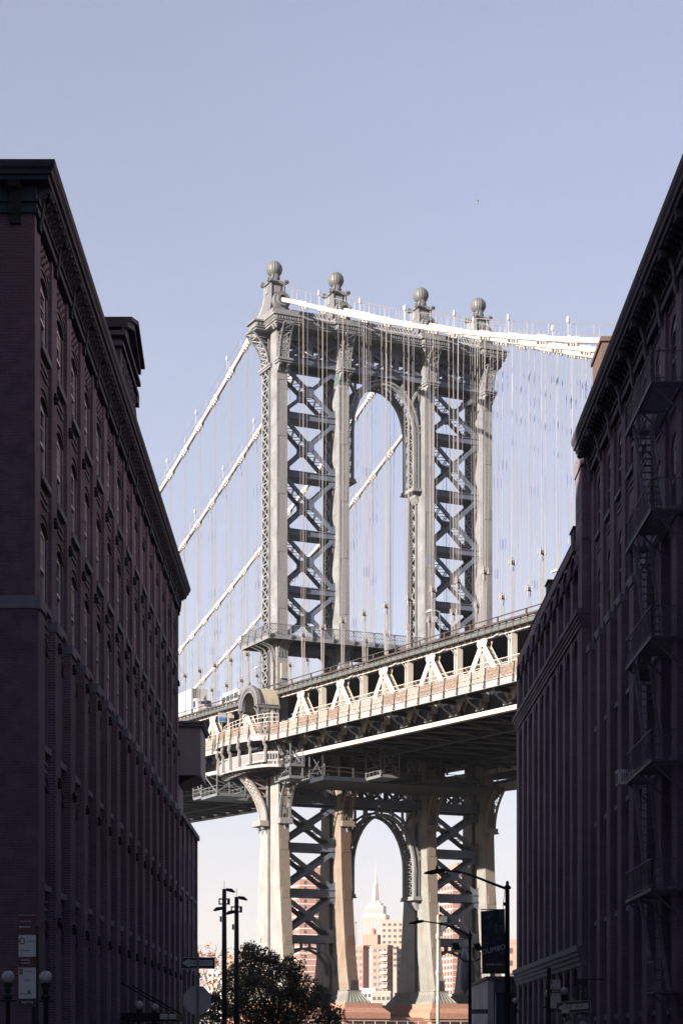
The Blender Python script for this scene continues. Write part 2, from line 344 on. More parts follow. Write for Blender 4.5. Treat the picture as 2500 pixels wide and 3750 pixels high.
        for k in range(0,12): ob.bar((A[k][0],.35,A[k][1]),(A[k+1][0],2.3,A[k+1][1]),.24,.06,(sx,0,0)); ob.bar((A[k][0],2.3,A[k][1]),(A[k+1][0],.35,A[k+1][1]),.24,.06,(sx,0,0)); ob.bar((A[k][0],.35,A[k][1]),(A[k][0],2.3,A[k][1]),.2,.08,(sx,0,0))
        x0,x1 = sorted((t+sx*.72,t+sx*1.9)); ob.box(x0,x1,.1,2.6,29.35,29.9); x0,x1 = sorted((t+sx*.72,t+sx*2.0)); ob.box(x0,x1,0,2.7,29.2,29.36)
        put('lower_bracket', ob, MT['steelr'], col)
        for y in (.6,1.9): put('drop_finial', MB().lathe([(.03,-.85),(.14,-.7),(.10,-.5),(.25,-.3),(.28,0)],10,(t+sx*1.3,y,29.2)), MT['steel'], col)
    # grille and ribbed bell at the foot
    gr = MB()
    for k in range(7): gr.box(t-.62+k*.19,t-.55+k*.19,-prof(9.2)-.28,-prof(9.2)-.1,8.7,9.95)
    gr.box(t-.68,t+.68,-prof(9.2)-.2,-prof(9.2)+.1,8.62,8.75)
    put('foot_grille', gr, MT['dark'], col)
    hy = prof(8.6); bell = MB(); PR=[(1.12,8.62),(1.02,8.45),(1.05,8.3),(1.25,8.0),(1.62,7.6),(2.0,7.25),(2.12,7.05),(2.12,6.95)]
    P=[]
    for e,z in PR: P.append([(t-.72*e-.25,-hy-e+.9,z),(t+.72*e+.25,-hy-e+.9,z),(t+.72*e+.25,hy+e-.9,z),(t-.72*e-.25,hy+e-.9,z)])
    for a,b in zip(P,P[1:]): bell.add(a+b,[(i_,(i_+1)%4,4+(i_+1)%4,4+i_) for i_ in range(4)])
    bell.add(P[0],[(0,1,2,3)])
    for side in range(4):
        nr = 7 if side % 2 == 0 else 22
        for k in range(nr):
            f_ = (k+.5)/nr; pts=[V(p[side]).lerp(V(p[(side+1)%4]),f_) for p in P[1:-1]]
            bell.pbar(pts,.09,.12,(0,0,1))
    put('bell_base', bell, MT['steelg'], col)
    return col
cols = [column(t,i) for i,t in enumerate(CT)]
put('repainted_band', MB().box(-6.095-.75,-6.095+.75,-2.5,-.49,85.1,86.5), MT['teal'], cols[1], label='teal repainted band on the second column')

# horizontal struts and X braces of the two side bays
def brace(t0,t1,z0,z1,mat,name='cross_brace',w=.46):
    mb = MB()
    for y in (-1.2,1.2):
        mb.bar((t0,y,z0),(t1,y,z1),w,.30,(0,1,0)); mb.bar((t0,y-.012,z1),(t1,y-.012,z0),w,.30,(0,1,0))
        cx,cz=(t0+t1)/2,(z0+z1)/2
        g=.72; mb.prism([(cx+g*cos(pi/8+k*pi/4)*.9,cz+g*sin(pi/8+k*pi/4)) for k in range(8)],y-.19,y+.19,lambda p,q,h:(p,h,q))
        for (x,z,dx,dz) in ((t0,z0,1,1),(t1,z0,-1,1),(t0,z1,1,-1),(t1,z1,-1,-1)):
            mb.prism([(x,z),(x+dx*.9,z),(x+dx*.75,z+dz*.45),(x+dx*.4,z+dz*.8),(x,z+dz*1.0)][::1],y-.12,y+.12,lambda p,q,h:(p,h,q))
    o = tp(name, mb, mat)
    lc = MB(); n=14
    for (a,b) in (((t0,z0),(t1,z1)),((t0,z1),(t1,z0))):
        for k in range(n):
            f0,f1=k/n,(k+1)/n; y0,y1=((-1.1,1.1) if k%2 else (1.1,-1.1))
            for off in (-.2,.2):
                lc.bar((a[0]+(b[0]-a[0])*f0,y0,a[1]+(b[1]-a[1])*f0+off),(a[0]+(b[0]-a[0])*f1,y1,a[1]+(b[1]-a[1])*f1+off),.10,.07)
    put('lacing', lc, mat, o)
BAYS=((CT[0]+.72,CT[1]-.72),(CT[2]+.72,CT[3]-.72))
LV=[87.15,80.7,73.4,66.1,58.9,52.2]
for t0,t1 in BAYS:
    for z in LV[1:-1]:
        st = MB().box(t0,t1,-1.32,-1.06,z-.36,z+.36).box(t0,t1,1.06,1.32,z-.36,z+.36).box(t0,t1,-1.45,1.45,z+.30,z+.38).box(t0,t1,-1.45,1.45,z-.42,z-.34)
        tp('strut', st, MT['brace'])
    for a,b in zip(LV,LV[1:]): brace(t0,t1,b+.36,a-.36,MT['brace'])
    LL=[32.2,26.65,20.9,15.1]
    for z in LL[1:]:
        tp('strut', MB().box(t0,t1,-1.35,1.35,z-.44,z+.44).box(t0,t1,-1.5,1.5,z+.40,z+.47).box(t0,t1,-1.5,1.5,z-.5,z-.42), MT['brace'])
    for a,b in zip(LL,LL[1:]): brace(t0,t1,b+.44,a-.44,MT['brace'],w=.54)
    # curved knee strut at the foot
    A=[(t0,10.6),(t0+.35,12.2),(t0+1.1,13.2),(t0+2.4,13.8),((t0+t1)/2,14.0),(t1-2.4,13.8),(t1-1.1,13.2),(t1-.35,12.2),(t1,10.6)]
    for y in (-1.25,1.25):
        kn=MB(); kn.pbar([(x,y,z) for x,z in A],.25,.55,(0,1,0))
        for x,z in A[2:7]: kn.bar((x,y,z),(x,y,14.7),.3,.22,(0,1,0))
        tp('knee_brace', kn, MT['brace'])
# deep lattice girders (under cornice, under deck)
def lattice_girder(t0,t1,z0,z1,nx,mat,ys=(-1.5,1.5),zl=.85,zu=1.0):
    mb=MB()
    for y in ys:
        mb.box(t0,t1,y-.14,y+.14,z0,z0+zl); mb.box(t0,t1,y-.12,y+.12,z1-zu,z1); mb.box(t0,t1,y-.35,y+.35,z0-.08,z0+.02); mb.box(t0,t1,y-.35,y+.35,z0+zl-.02,z0+zl+.08)
    o=tp('lattice_girder',mb,mat)
    w=(t1-t0)/nx
    for k in range(nx):
        x0,x1=t0+k*w,t0+(k+1)*w; a,b=z0+zl,z1-zu; c=MB()
        for y in ys:
            c.bar((x0,y,a),(x1,y,b),.34,.2,(0,1,0)); c.bar((x0,y-.011,b),(x1,y-.011,a),.34,.2,(0,1,0))
            c.bar(((x0+x1)/2,y+.02,a),((x0+x1)/2,y+.02,b),.14,.12,(0,1,0)); c.bar((x0,y+.03,(a+b)/2),(x1,y+.03,(a+b)/2),.12,.12,(0,1,0))
            if k: c.box(x0-.3,x0+.3,y-.13,y+.13,a,b)
            for sx in (.25,.75): c.bar((x0+w*sx,y+.02,a),(x0+w*(.5),y+.02,(a+b)/2),.1,.1,(0,1,0)); c.bar((x0+w*sx,y+.02,b),(x0+w*.5,y+.02,(a+b)/2),.1,.1,(0,1,0))
        put('lattice_web',c,mat,o)
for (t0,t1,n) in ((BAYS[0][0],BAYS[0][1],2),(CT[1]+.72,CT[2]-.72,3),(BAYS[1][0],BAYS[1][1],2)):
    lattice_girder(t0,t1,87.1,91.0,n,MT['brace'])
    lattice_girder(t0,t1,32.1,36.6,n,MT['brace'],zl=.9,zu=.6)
# arches of the middle bay
def arch(zc,zleg,R,w,mat,hw,ex=.88):
    pts=[]; n=20; x_in=hw
    for k in range(n+1):
        a=pi*k/n; pts.append((-x_in*cos(a), zc+(R)*abs(sin(a))**ex))
    full=[(-x_in,zleg)]+[(-x_in,zleg+(zc-zleg)*j/4) for j in (1,2,3)]+pts+[(x_in,zleg+(zc-zleg)*j/4) for j in (3,2,1)]+[(x_in,zleg)]
    mb=MB()
    for y in (-1.35,1.35):
        mb.pbar([(x,y,z) for x,z in full],.30,w,(0,1,0)); 
        o2=[(x*(1+.62/x_in),z+ (.45 if abs(x)<x_in*.98 else 0)) for x,z in full]
        mb.pbar([(x,y-.02,z) for x,z in o2],.26,.3,(0,1,0))
        for sx in (-1,1):
            for f_ in (.25,.62): mb.bar((sx*x_in*f_,y,zc+R*sqrt(1-f_*f_)+.3),(sx*x_in*f_,y,zc+R+.75),.28,.25,(0,1,0))
            mb.bar((sx*(x_in+.9),y,zc+R*.15),(sx*x_in*.62,y,zc+R*.95),.28,.3,(0,1,0)); mb.bar((sx*(x_in*.82),y,zc+R*.62),(sx*5.35,y,zc+R+.6),.3,.35,(0,1,0))
            mb.bar((sx*(x_in*.95),y,zc+R*.3),(sx*5.35,y,zc+R*.3),.3,.3,(0,1,0))
    o=tp('portal_arch',mb,mat)
    lc=MB()
    for (x0,z0),(x1,z1) in zip(full,full[1:]):
        lc.bar((x0,-1.2,z0),(x1,1.2,z1),.13,.07); lc.bar((x0,1.2,z0),(x1,-1.2,z1),.13,.07); lc.bar((x0,-1.2,z0),(x0,1.2,z0),.13,.08)
    put('lacing',lc,mat,o)
    for sx in (-1,1):
        x0,x1=sorted((sx*(x_in-.3),sx*(x_in+1.0)))
        cn=MB().box(x0,x1,-1.75,1.75,zleg-.35,zleg).box(x0-.08,x1+.08,-1.85,1.85,zleg-.5,zleg-.34)
        cn.prism([(0,0),(.7,0),(.55,-.5),(.25,-.9),(0,-1.2)],-.9,.9,lambda p,q,h:(sx*(5.37-p),h,zleg-.5+q))
        put('console',cn,MT['rivet'],o)
arch(79.6,73.6,6.7,.40,MT['steel'],4.4)
arch(24.6,20.9,6.6,.6,MT['steel'],4.4,1.08)

# cornice, cresting and finials
cn=MB()
def plan(e):
    pts=[]
    def blk(t,w,y): pts.extend([(t-w,y)] if False else [])
    return [(-17.5-e,2.7+e),(-17.5-e,-.95-e),(-16.25-e,-.95-e),(-16.25-e,-4.2-e),(-12.9+e,-4.2-e),(-12.9+e,-3.7-e),(-7.9-e,-3.7-e),(-7.9-e,-4.2-e),(-4.3+e,-4.2-e),(-4.3+e,-3.7-e),
            (4.3-e,-3.7-e),(4.3-e,-4.2-e),(7.9+e,-4.2-e),(7.9+e,-3.7-e),(12.9-e,-3.7-e),(12.9-e,-4.2-e),(16.25+e,-4.2-e),(16.25+e,-.95-e),(17.5+e,-.95-e),(17.5+e,2.7+e)]
def full(e):
    p=plan(e); q=[(x,-y) for x,y in p[::-1] if y<2.6]
    return p[1:-1]+q
def fix(p): return p
for e,z0,z1 in ((.30,92.0,92.12),(.42,91.86,92.0),(.12,91.35,91.86),(.18,91.2,91.35),(.02,90.95,91.2)):
    cn.prism(full(e),z0,z1,lambda p,q,h:(p,q,h))
cornice=tp('cornice',cn,MT['steel'])
dn=MB(); P=plan(.12)[1:-1]
for (x0,y0),(x1,y1) in zip(P,P[1:]):
    L=sqrt((x1-x0)**2+(y1-y0)**2); n=int(L/.34)
    if n<2: continue
    nx,ny=(y1-y0)/L,-(x1-x0)/L
    for k in range(n):
        f_=(k+.5)/n; x,y=x0+(x1-x0)*f_,y0+(y1-y0)*f_
        dn.box(x+nx*.09-.085,x+nx*.09+.085,y+ny*.09-.085,y+ny*.09+.085,91.4,91.86)
put('dentil_row',dn,MT['steel'],cornice,kind='stuff')
sf=MB()
for t in CT:
    for y in (-3.6,-2.9): sf.lathe([(.02,-.5),(.12,-.45),(.16,-.3),(.3,-.12),(.34,0)],10,(t-1.3,y,90.95)); 
put('soffit_rosette',sf,MT['steel'],cornice,kind='stuff')
# block courses and curved ribbed roof between the pedestals
bl=MB()
for t in CT: bl.box(t-1.75,t+1.75,-3.5,3.5,92.1,92.95)
put('block_course',bl,MT['steel'],cornice)
for k,(t0,t1) in enumerate(zip(CT,CT[1:])):
    x0,x1=t0+1.75,t1-1.75; rf=MB(); C_=[(-3.3,92.1),(-3.2,92.35),(-2.8,92.6),(-2.2,92.85),(-1.6,93.2),(-1.25,93.6),(-1.1,93.9)]
    for sy in (1,-1): rf.ribbon([(x0,sy*y,z) for y,z in C_],[(x1,sy*y,z) for y,z in C_])
    rf.box(x0,x1,-1.15,1.15,93.75,93.95)
    o=put('crest_roof',rf,MT['steel'],cornice)
    n=int((x1-x0)/.42)
    for j in range(n):
        x=x0+(j+.5)*(x1-x0)/n; rb=MB().pbar([(x,y-.06,z+.05) for y,z in C_],.16,.12)
        rf2=rb if j==0 else rf2.add(rb.v,rb.f)
    put('roof_rib',rf2,MT['steel'],cornice,kind='stuff')
def finial(t):
    pd=MB().frust((t,0),.97,1.0,.93,.96,95.6,97.0)
    F=[(1.72,2.1,92.95),(1.62,1.95,93.1),(1.38,1.6,93.6),(1.2,1.35,94.2),(1.05,1.12,94.9),(.97,1.0,95.6)]
    for (a,b,z),(c,d,w) in zip(F,F[1:]): pd.frust((t,0),a,b,c,d,z,w)
    for sx in (-1,1):
        for sy in (-1,1):
            pd.pbar([(t+sx*(a-.08),sy*(b-.06),z) for a,b,z in F]+[(t+sx*.88,sy*.92,97.0)],.26,.24)
            None
    f=tp('finial',pd,MT['green'])
    put('panel',MB().box(t-.42,t+.42,-1.06,-.8,95.85,96.7).box(t-1.04,t-.8,-.42,.42,95.85,96.7).frust((t,0),.5,1.42,.4,1.2,93.9,95.1),MT['steel'],f)
    ab=MB().box(t-1.12,t+1.12,-1.16,1.16,97.0,97.14).box(t-1.04,t+1.04,-1.08,1.08,97.14,97.3).frust((t,0),1.0,1.04,.62,.62,97.3,97.62)
    for sx,sy in ((-1,-1),(1,-1),(-1,1),(1,1)):
        ab.tube((t+sx*1.2,sy*1.05-.2,97.30),(t+sx*1.2,sy*1.05+.2,97.30),.27,10); ab.tube((t+sx*.95-.2,sy*1.26,97.28),(t+sx*.95+.2,sy*1.26,97.28),.24,10)
        ab.frust((t+sx*.85,sy*.85),.3,.3,.12,.12,97.2,97.5)
    put('abacus',ab,MT['green'],f)
    nk=MB().lathe([(.80,97.5),(.60,97.75),(.5,98.0),(.46,98.25),(.56,98.4)],12,(t,0,0)).box(t-.18,t+.18,-.72,-.4,97.7,98.5)
    for a in range(4):
        x,y=cos(a*pi/2+pi/4),sin(a*pi/2+pi/4); nk.pbar([(t+x*.85,y*.85,97.5),(t+x*.66,y*.66,97.85),(t+x*.55,y*.55,98.2),(t+x*.62,y*.62,98.4)],.16,.16)
    put('neck',nk,MT['green'],f)
    bb=MB().ball((t,0,99.08),.90,16,10); ob=put('ball',bb,MT['dark'],f,smooth=True)
    rb=MB(); n=18
    for k in range(n):
        a0,a1=2*pi*(k-.40)/n,2*pi*(k+.40)/n; A=[];B=[]
        for j in range(1,12):
            ph=pi*j/12; r=1.03*sin(ph); z=99.08-1.03*cos(ph); A.append((t+r*cos(a0),r*sin(a0),z)); B.append((t+r*cos(a1),r*sin(a1),z))
        rb.ribbon(A,B)
    rb.lathe([(.01,.98),(.35,.99),(.38,.93),(.33,.9)],12,(t,0,99.08))
    put('ball_slats',rb,MT['green'],f,smooth=False)
for t in CT: finial(t)
for t in CT:
    for sy in (-1,1):
        sr=MB(); n=16
        for (r0,r1,y0,y1) in ((.72,1.12,1.7,2.5),(.55,.8,2.3,2.85)):
            vs=[];fs=[]
            for k in range(n):
                a=2*pi*k/n
                for r,y in ((r0,y0),(r1,y0),(r1,y1),(r0,y1)): vs.append((t+r*cos(a),sy*y,94.45+r*sin(a)))
            for k in range(n):
                for j in range(4): fs.append((k*4+j,k*4+(j+1)%4,((k+1)%n)*4+(j+1)%4,((k+1)%n)*4+j))
            sr.add(vs,fs)
        tp('saddle_collar',sr,MT['green'])

# maintenance platform ringing the columns above the deck
pf=MB(); Zp=52.2
pf.box(-17.2,17.2,-4.4,4.4,Zp-.05,Zp+.08)
for y in (-4.4,4.4): pf.box(-17.2,17.2,y-.06,y+.06,Zp-.35,Zp+.14)
for x in (-17.2,17.2): pf.box(x-.06,x+.06,-4.4,4.4,Zp-.349,Zp+.139)
plat=tp('platform',pf,MT['steel'])
def railing(p,q,n,h,parent,mat,z0):
    p,q=V(p),V(q); d=(q-p)/n; out=V((0,-1,0)) if abs(d.x)>abs(d.y) else V((-1 if p.x<0 else 1,0,0))
    if abs(d.x)>abs(d.y) and p.y>0: out=-out
    for k in range(n+1):
        c=p+d*k; pm=MB().pbar([c+out*.10+V((0,0,-.3)),c+out*.22+V((0,0,.1)),c+out*.06+V((0,0,.4)),c+V((0,0,h))],.13,.16,out)
        put('railing_post',pm,mat,parent)
    for k in range(n):
        a,b=p+d*k,p+d*(k+1); L=d.length; m=MB()
        m.bar(a+V((0,0,h)),b+V((0,0,h)),.10,.09); m.bar(a+V((0,0,.12)),b+V((0,0,.12)),.06,.06); m.bar(a+V((0,0,h*.5)),b+V((0,0,h*.5)),.04,.04)
        j=int(L/.32)
        for i_ in range(j):
            s0=a.lerp(b,i_/j); s1=a.lerp(b,(i_+1)/j)
            for hh in (.12,.12+(h-.12)/3,.12+2*(h-.12)/3):
                m.bar(s0+V((0,0,hh)),s1+V((0,0,hh+(h-.12)/3)),.035,.03,out); m.bar(s1+V((0,0,hh)),s0+V((0,0,hh+(h-.12)/3)),.035,.03,out)
        put('railing_panel',m,mat,parent)
for y in (-4.4,): railing((-17.2,y,Zp+.1),(17.2,y,Zp+.1),12,1.35,plat,MT['green'],Zp)
railing((-17.2,-4.4,Zp+.1),(-17.2,4.4,Zp+.1),4,1.35,plat,MT['green'],Zp)
railing((17.2,-4.4,Zp+.1),(17.2,4.4,Zp+.1),4,1.35,plat,MT['green'],Zp)
put('rear_rail',MB().box(-17.2,17.2,4.36,4.44,Zp+1.4,Zp+1.5).box(-17.2,17.2,4.37,4.43,Zp+.7,Zp+.75),MT['green'],plat)
for t0,t1 in ((BAYS[0][0],BAYS[0][1]),(CT[1]+.72,CT[2]-.72),(BAYS[1][0],BAYS[1][1])):
    # deep portal girder under the platform, with rounded corners
    n=8; r=1.5; poly=[(t0,51.9),(t0,49.0)]+[(t0+r*1.0*(1-cos(pi/2*k/n)),49.0+2.1*sin(pi/2*k/n)) for k in range(1,n+1)]+[(t1-r*(1-cos(pi/2*k/n)),49.0+2.1*sin(pi/2*k/n)) for k in range(n,0,-1)]+[(t1,49.0),(t1,51.9)]
    pg=MB()
    for y in (-1.3,1.3): pg.prism(poly,y-.15,y+.15,lambda p,q,h:(p,h,q))
    pg.box(t0+1.5,t1-1.5,-1.4,1.4,51.0,51.12)
    tp('portal_girder',pg,MT['brace'])
for i,t in enumerate(CT):
    for x in (t-.55,t-.2,t+.2,t+.55): tp('platform_bracket',MB().pbar([(x,-2.6,50.0),(x,-2.75,50.8),(x,-3.2,51.4),(x,-4.2,51.8)],.12,.2,(1,0,0)),MT['steel'])
    if i in (0,3):
        sx=-1 if i==0 else 1
        for y in (-2.0,-1.2,.4,1.6): tp('platform_bracket',MB().pbar([(t+sx*.75,y,49.6),(t+sx*.85,y,50.7),(t+sx*1.3,y,51.4),(t+sx*2.4,y,51.8)],.2,.12,(0,1,0)),MT['steel'])
# pipes, cabinet on the near column
pc=MB()
for y in (-2.0,-1.6,.15,2.5): pc.tube((-15.45,y,40.5),(-15.45,y,51),.06,6)
for k in range(8): pc.bar((-15.38,-2.3,41+k*1.3),(-15.38,-1.3,41+k*1.3),.08,.08); pc.bar((-15.38,2.1,41+k*1.3),(-15.75,2.6,41+k*1.3),.07,.07)
tp('conduit',pc,MT['iron'])
tp('cabinet',MB().box(-14.95,-14.1,-3.0,-2.5,47.3,49.2),MT['steelr'],label='beige equipment cabinet fixed to the near column')

# granite pier under the tower
pier=root('bridge_pier','pink granite bridge pier under the tower columns','pier',TC,TH)
pm=MB()
pm.box(-19,19,-7.4,7.4,-1,4.6).box(-18.7,18.7,-7.1,7.1,4.6,5.2)
put('wall',pm,MT['granite'],pier)
for t in CT:
    p1=MB().box(t-2.9,t+2.9,-8.3,8.3,-1,4.75).frust((t,0),3.3,8.7,3.0,8.4,4.75,5.0).box(t-3.35,t+3.35,-8.75,8.75,5.0,5.75).frust((t,0),3.35,8.75,2.7,8.1,5.75,6.35).box(t-2.6,t+2.6,-8.0,8.0,6.35,6.96)
    put('pilaster',p1,MT['granite'],pier)
rl=MB()
for k in range(26): rl.box(-19+1.5*k-.025,-19+1.5*k+.025,-10.04,-9.96,-.5,4.7)
for z in (4.7,): rl.box(-19,19,-10.02,-9.98,z-.025,z+.025)
fence=put('site_railing',rl,MT['white'],None,loc=TC,rz=TH,label='pale metal railing in front of the granite pier',cat='railing')

# ------------------------------------------------------------------ main cables and suspenders
def zc(a): return 95.7-.448*abs(a)+.0008*a*a if a<0 else 95.8-.388*a+.00082*a*a
HP=[-(8.75+5.57*k) for k in range(15)]+[8.75+5.57*k for k in range(22)]
cl=['nearest of the four white main cables','second white main cable from the near side','third white main cable from the near side','farthest of the four white main cables']
for i,t in enumerate(CT):
    mc=root('main_cable',cl[i]+', draped over the tower','cable',TC,TH,'main cables of the bridge')
    for rng in ([-2.2-4*k for k in range(24)],[2.2+4*k for k in range(33)]):
        cb=MB(); pts=[V((t,a,zc(a) if abs(a)>3 else 94.6)) for a in rng]; n=12; vs=[]
        for j,p in enumerate(pts):
            d=(pts[min(j+1,len(pts)-1)]-pts[max(j-1,0)]).normalized(); y=V((1,0,0)).cross(d)
            vs+=[p+(V((1,0,0))*cos(2*pi*k/n)+y*sin(2*pi*k/n))*.285 for k in range(n)]
        cb.add(vs,[(j*n+k,j*n+(k+1)%n,(j+1)*n+(k+1)%n,(j+1)*n+k) for j in range(len(pts)-1) for k in range(n)])
        put('cable_strand',cb,MT['cable'],mc,smooth=True)
        hr=MB()
        for sx in (-.32,.32): hr.path([(t+sx,a,(zc(a) if abs(a)>3 else 95.2)+1.55) for a in rng],.022,4)
        for a in rng[1:]: hr.tube((t+.32,a,zc(a)+.3),(t+.32,a,zc(a)+1.55),.02,4); hr.tube((t-.32,a,zc(a)+.3),(t-.32,a,zc(a)+1.55),.02,4)
        put('hand_rope',hr,MT['rope'],mc)
    for kk,a in enumerate(HP):
        z=zc(a); dz=(zc(a+.1)-zc(a-.1))/.2; d=V((0,1,dz)).normalized(); c=V((t,a,z)); bd=MB()
        bd.tube(c-d*.9,c+d*.9,.35,10); 
        for s_ in (-.62,.62): bd.tube(c+d*(s_-.13),c+d*(s_+.13),.40,10)
        for s_ in (-.75,-.25,.25,.75): bd.box(t-.12,t+.12,a+s_-.07,a+s_+.07,z+s_*dz-.55,z+s_*dz-.33)
        b=put('cable_band',bd,MT['cable'],mc,smooth=True)
        zb=51.95+G*a
        sp=MB(); sl=MB(); sk=MB()
        for da in (-.62,.62):
            zt=z+da*dz-.1
            for dt in (-.17,.17):
                p=V((t+dt*1.9,a+da,zt)); q=V((t+dt,a+da*.28,zb+.3)); sp.tube(p,q,.024,4,cap=False)
                for f_ in (.16+.07*((kk*7+i*3)%5)/5,.47,.78):
                    h=(q-p); 
                    if h.length>8 and (kk*5+i*2+int(f_*9))%3==0 and i>0: sl.tube(p+h*f_,p+h*(f_+1.1/h.length),.038,5)
        for dt in (-.17,.17): 
            sp.tube((t+dt,a-.1,zb-.3),(t+dt*.6,a-.1,45.0+G*a),.036,5,cap=False); sp.tube((t+dt,a+.1,zb-.3),(t+dt*.6,a+.1,45.0+G*a),.036,5,cap=False)
        sk.ball((t,a,zb+.02),.24,8,6); 
        for dx,dy in ((.28,.2),(-.28,.2),(.28,-.2),(-.28,-.2)): sk.tube((t+dx,a+dy,zb-.2),(t+dx,a+dy,zb+.5),.085,6,.04)
        for dx in (-.18,.18): sk.tube((t+dx,a,zb-.15),(t+dx,a,zb-.75),.075,6,.04)
        so=put('suspender',sp,MT['rope'],mc); put('rope_sleeve',sl,MT['sleeve'],so); put('socket',sk,MT['rope'],so)
    if i in (0,1):
        for a in (HP[1:15:2] if i==0 else HP[2:9:3])+HP[16::2][:4]:
            z=zc(a)
            nl=MB().tube((t-.5,a,z+.4),(t-.5,a,z+1.6),.035,5).lathe([(.05,0),(.15,.1),(.17,.4),(.1,.6),(.04,.68)],8,(t-.5,a,z+1.5))
            put('necklace_lamp',nl,MT['white'],mc)

# ------------------------------------------------------------------ the double deck
deck=root('bridge_deck','double level bridge deck with cream truss, walkway railing and dark underside','bridge deck',TC,TH)
A0,A1=-114.0,136.0
def dp(name,mb,mat,parent=deck,**kw): return put(name,mb,mat,parent,**kw)
def run(mb,t0,t1,z0,z1,a0=A0,a1=A1):      # beam following the grade
    return mb.add([(t0,a0,z0+G*a0),(t1,a0,z0+G*a0),(t1,a1,z0+G*a1),(t0,a1,z0+G*a1),(t0,a0,z1+G*a0),(t1,a0,z1+G*a0),(t1,a1,z1+G*a1),(t0,a1,z1+G*a1)],
                  [(0,3,2,1),(4,5,6,7),(0,1,5,4),(1,2,6,5),(2,3,7,6),(3,0,4,7)])
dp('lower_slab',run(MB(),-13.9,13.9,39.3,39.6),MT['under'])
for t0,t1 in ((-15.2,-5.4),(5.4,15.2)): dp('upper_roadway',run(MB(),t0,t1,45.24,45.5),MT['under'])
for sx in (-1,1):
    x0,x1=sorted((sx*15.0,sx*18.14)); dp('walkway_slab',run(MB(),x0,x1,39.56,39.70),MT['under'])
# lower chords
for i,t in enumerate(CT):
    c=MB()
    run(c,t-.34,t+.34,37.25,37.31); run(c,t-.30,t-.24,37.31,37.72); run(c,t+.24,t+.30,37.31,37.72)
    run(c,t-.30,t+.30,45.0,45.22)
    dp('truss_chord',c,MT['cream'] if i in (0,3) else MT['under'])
# floor beams and laterals under the deck
nb=[a for a in HP if A0<a<A1]
for a in nb:
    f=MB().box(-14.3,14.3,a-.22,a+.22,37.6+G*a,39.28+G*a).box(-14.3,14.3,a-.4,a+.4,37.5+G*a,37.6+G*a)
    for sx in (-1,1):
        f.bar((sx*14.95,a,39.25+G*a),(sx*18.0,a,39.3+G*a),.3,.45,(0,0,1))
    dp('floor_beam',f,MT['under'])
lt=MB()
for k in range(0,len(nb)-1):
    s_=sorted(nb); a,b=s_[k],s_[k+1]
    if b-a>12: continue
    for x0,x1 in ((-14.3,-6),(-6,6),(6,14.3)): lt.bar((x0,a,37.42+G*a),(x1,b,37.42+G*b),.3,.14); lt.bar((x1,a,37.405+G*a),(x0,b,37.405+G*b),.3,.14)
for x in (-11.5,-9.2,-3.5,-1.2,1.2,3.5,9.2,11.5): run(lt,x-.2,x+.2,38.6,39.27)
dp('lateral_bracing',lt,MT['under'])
# near and far outer trusses
peaks=set([k for k in range(0,15,2)]+[15+k for k in range(0,22,2)])
for i,t in ((0,CT[0]),(3,CT[3])):
    for k,a in enumerate(HP):
        b=G*a
        if i==3 and abs(a)>60: continue
        v=MB()
        for s_ in (-1,1): v.box(t-.34,t+.34,a+s_*.30-.04,a+s_*.30+.04,38.7+b,44.9+b)
        v.box(t-.05,t+.05,a-.3,a+.3,38.7+b,44.9+b)
        vo=dp('vertical',v,MT['cream'])
        lc=MB().box(t+.1,t+.16,a-.27,a+.27,38+b,44.3+b); put('web_plate',lc,MT['tan'],vo)
        if k in peaks:
            gp=MB().prism([(-.8,45.25),(.8,45.25),(1.05,44.7),(.8,44.3),(-.8,44.3),(-1.05,44.7)],t-.36,t-.28,lambda p,q,h:(h,a+p,q+b)).prism([(-.8,45.25),(.8,45.25),(1.05,44.7),(.8,44.3),(-.8,44.3),(-1.05,44.7)],t+.28,t+.36,lambda p,q,h:(h,a+p,q+b))
            put('gusset',gp,MT['cream'],vo)
            for sd in (-1,1):
                e=a+sd*5.57
                if abs(e)<3.3: e=sd*0+a+sd*5.57
                p=V((t,a+sd*.35,44.2+b)); q=V((t,a+sd*5.2,38.7+b)); d=MB()
                for dx in (-.31,.31): d.bar(p+V((dx,0,0)),q+V((dx,0,0)),.07,.80,(0,1,0))
                do=dp('diagonal',d,MT['cream'])
                l2=MB(); n=11; up=V((0,1,0)); dd=(q-p).normalized(); nr=dd.cross(V((1,0,0))).normalized()
                for s2 in (-.27,.27):
                    for j in range(n):
                        u0_,u1_=p.lerp(q,j/n)+nr*s2,p.lerp(q,(j+1)/n)+nr*s2
                        l2.bar(u0_+V((-.28,0,0)),u1_+V((.28,0,0)),.07,.1,nr); l2.bar(u0_+V((.28,0,0)),u1_+V((-.28,0,0)),.07,.1,nr)
                put('lacing',l2,MT['tan'],do)
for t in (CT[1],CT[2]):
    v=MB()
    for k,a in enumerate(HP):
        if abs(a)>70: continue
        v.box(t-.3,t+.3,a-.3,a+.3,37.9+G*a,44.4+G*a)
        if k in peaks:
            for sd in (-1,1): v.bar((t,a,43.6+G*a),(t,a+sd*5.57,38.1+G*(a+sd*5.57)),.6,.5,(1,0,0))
    dp('inner_truss',v,MT['under'])
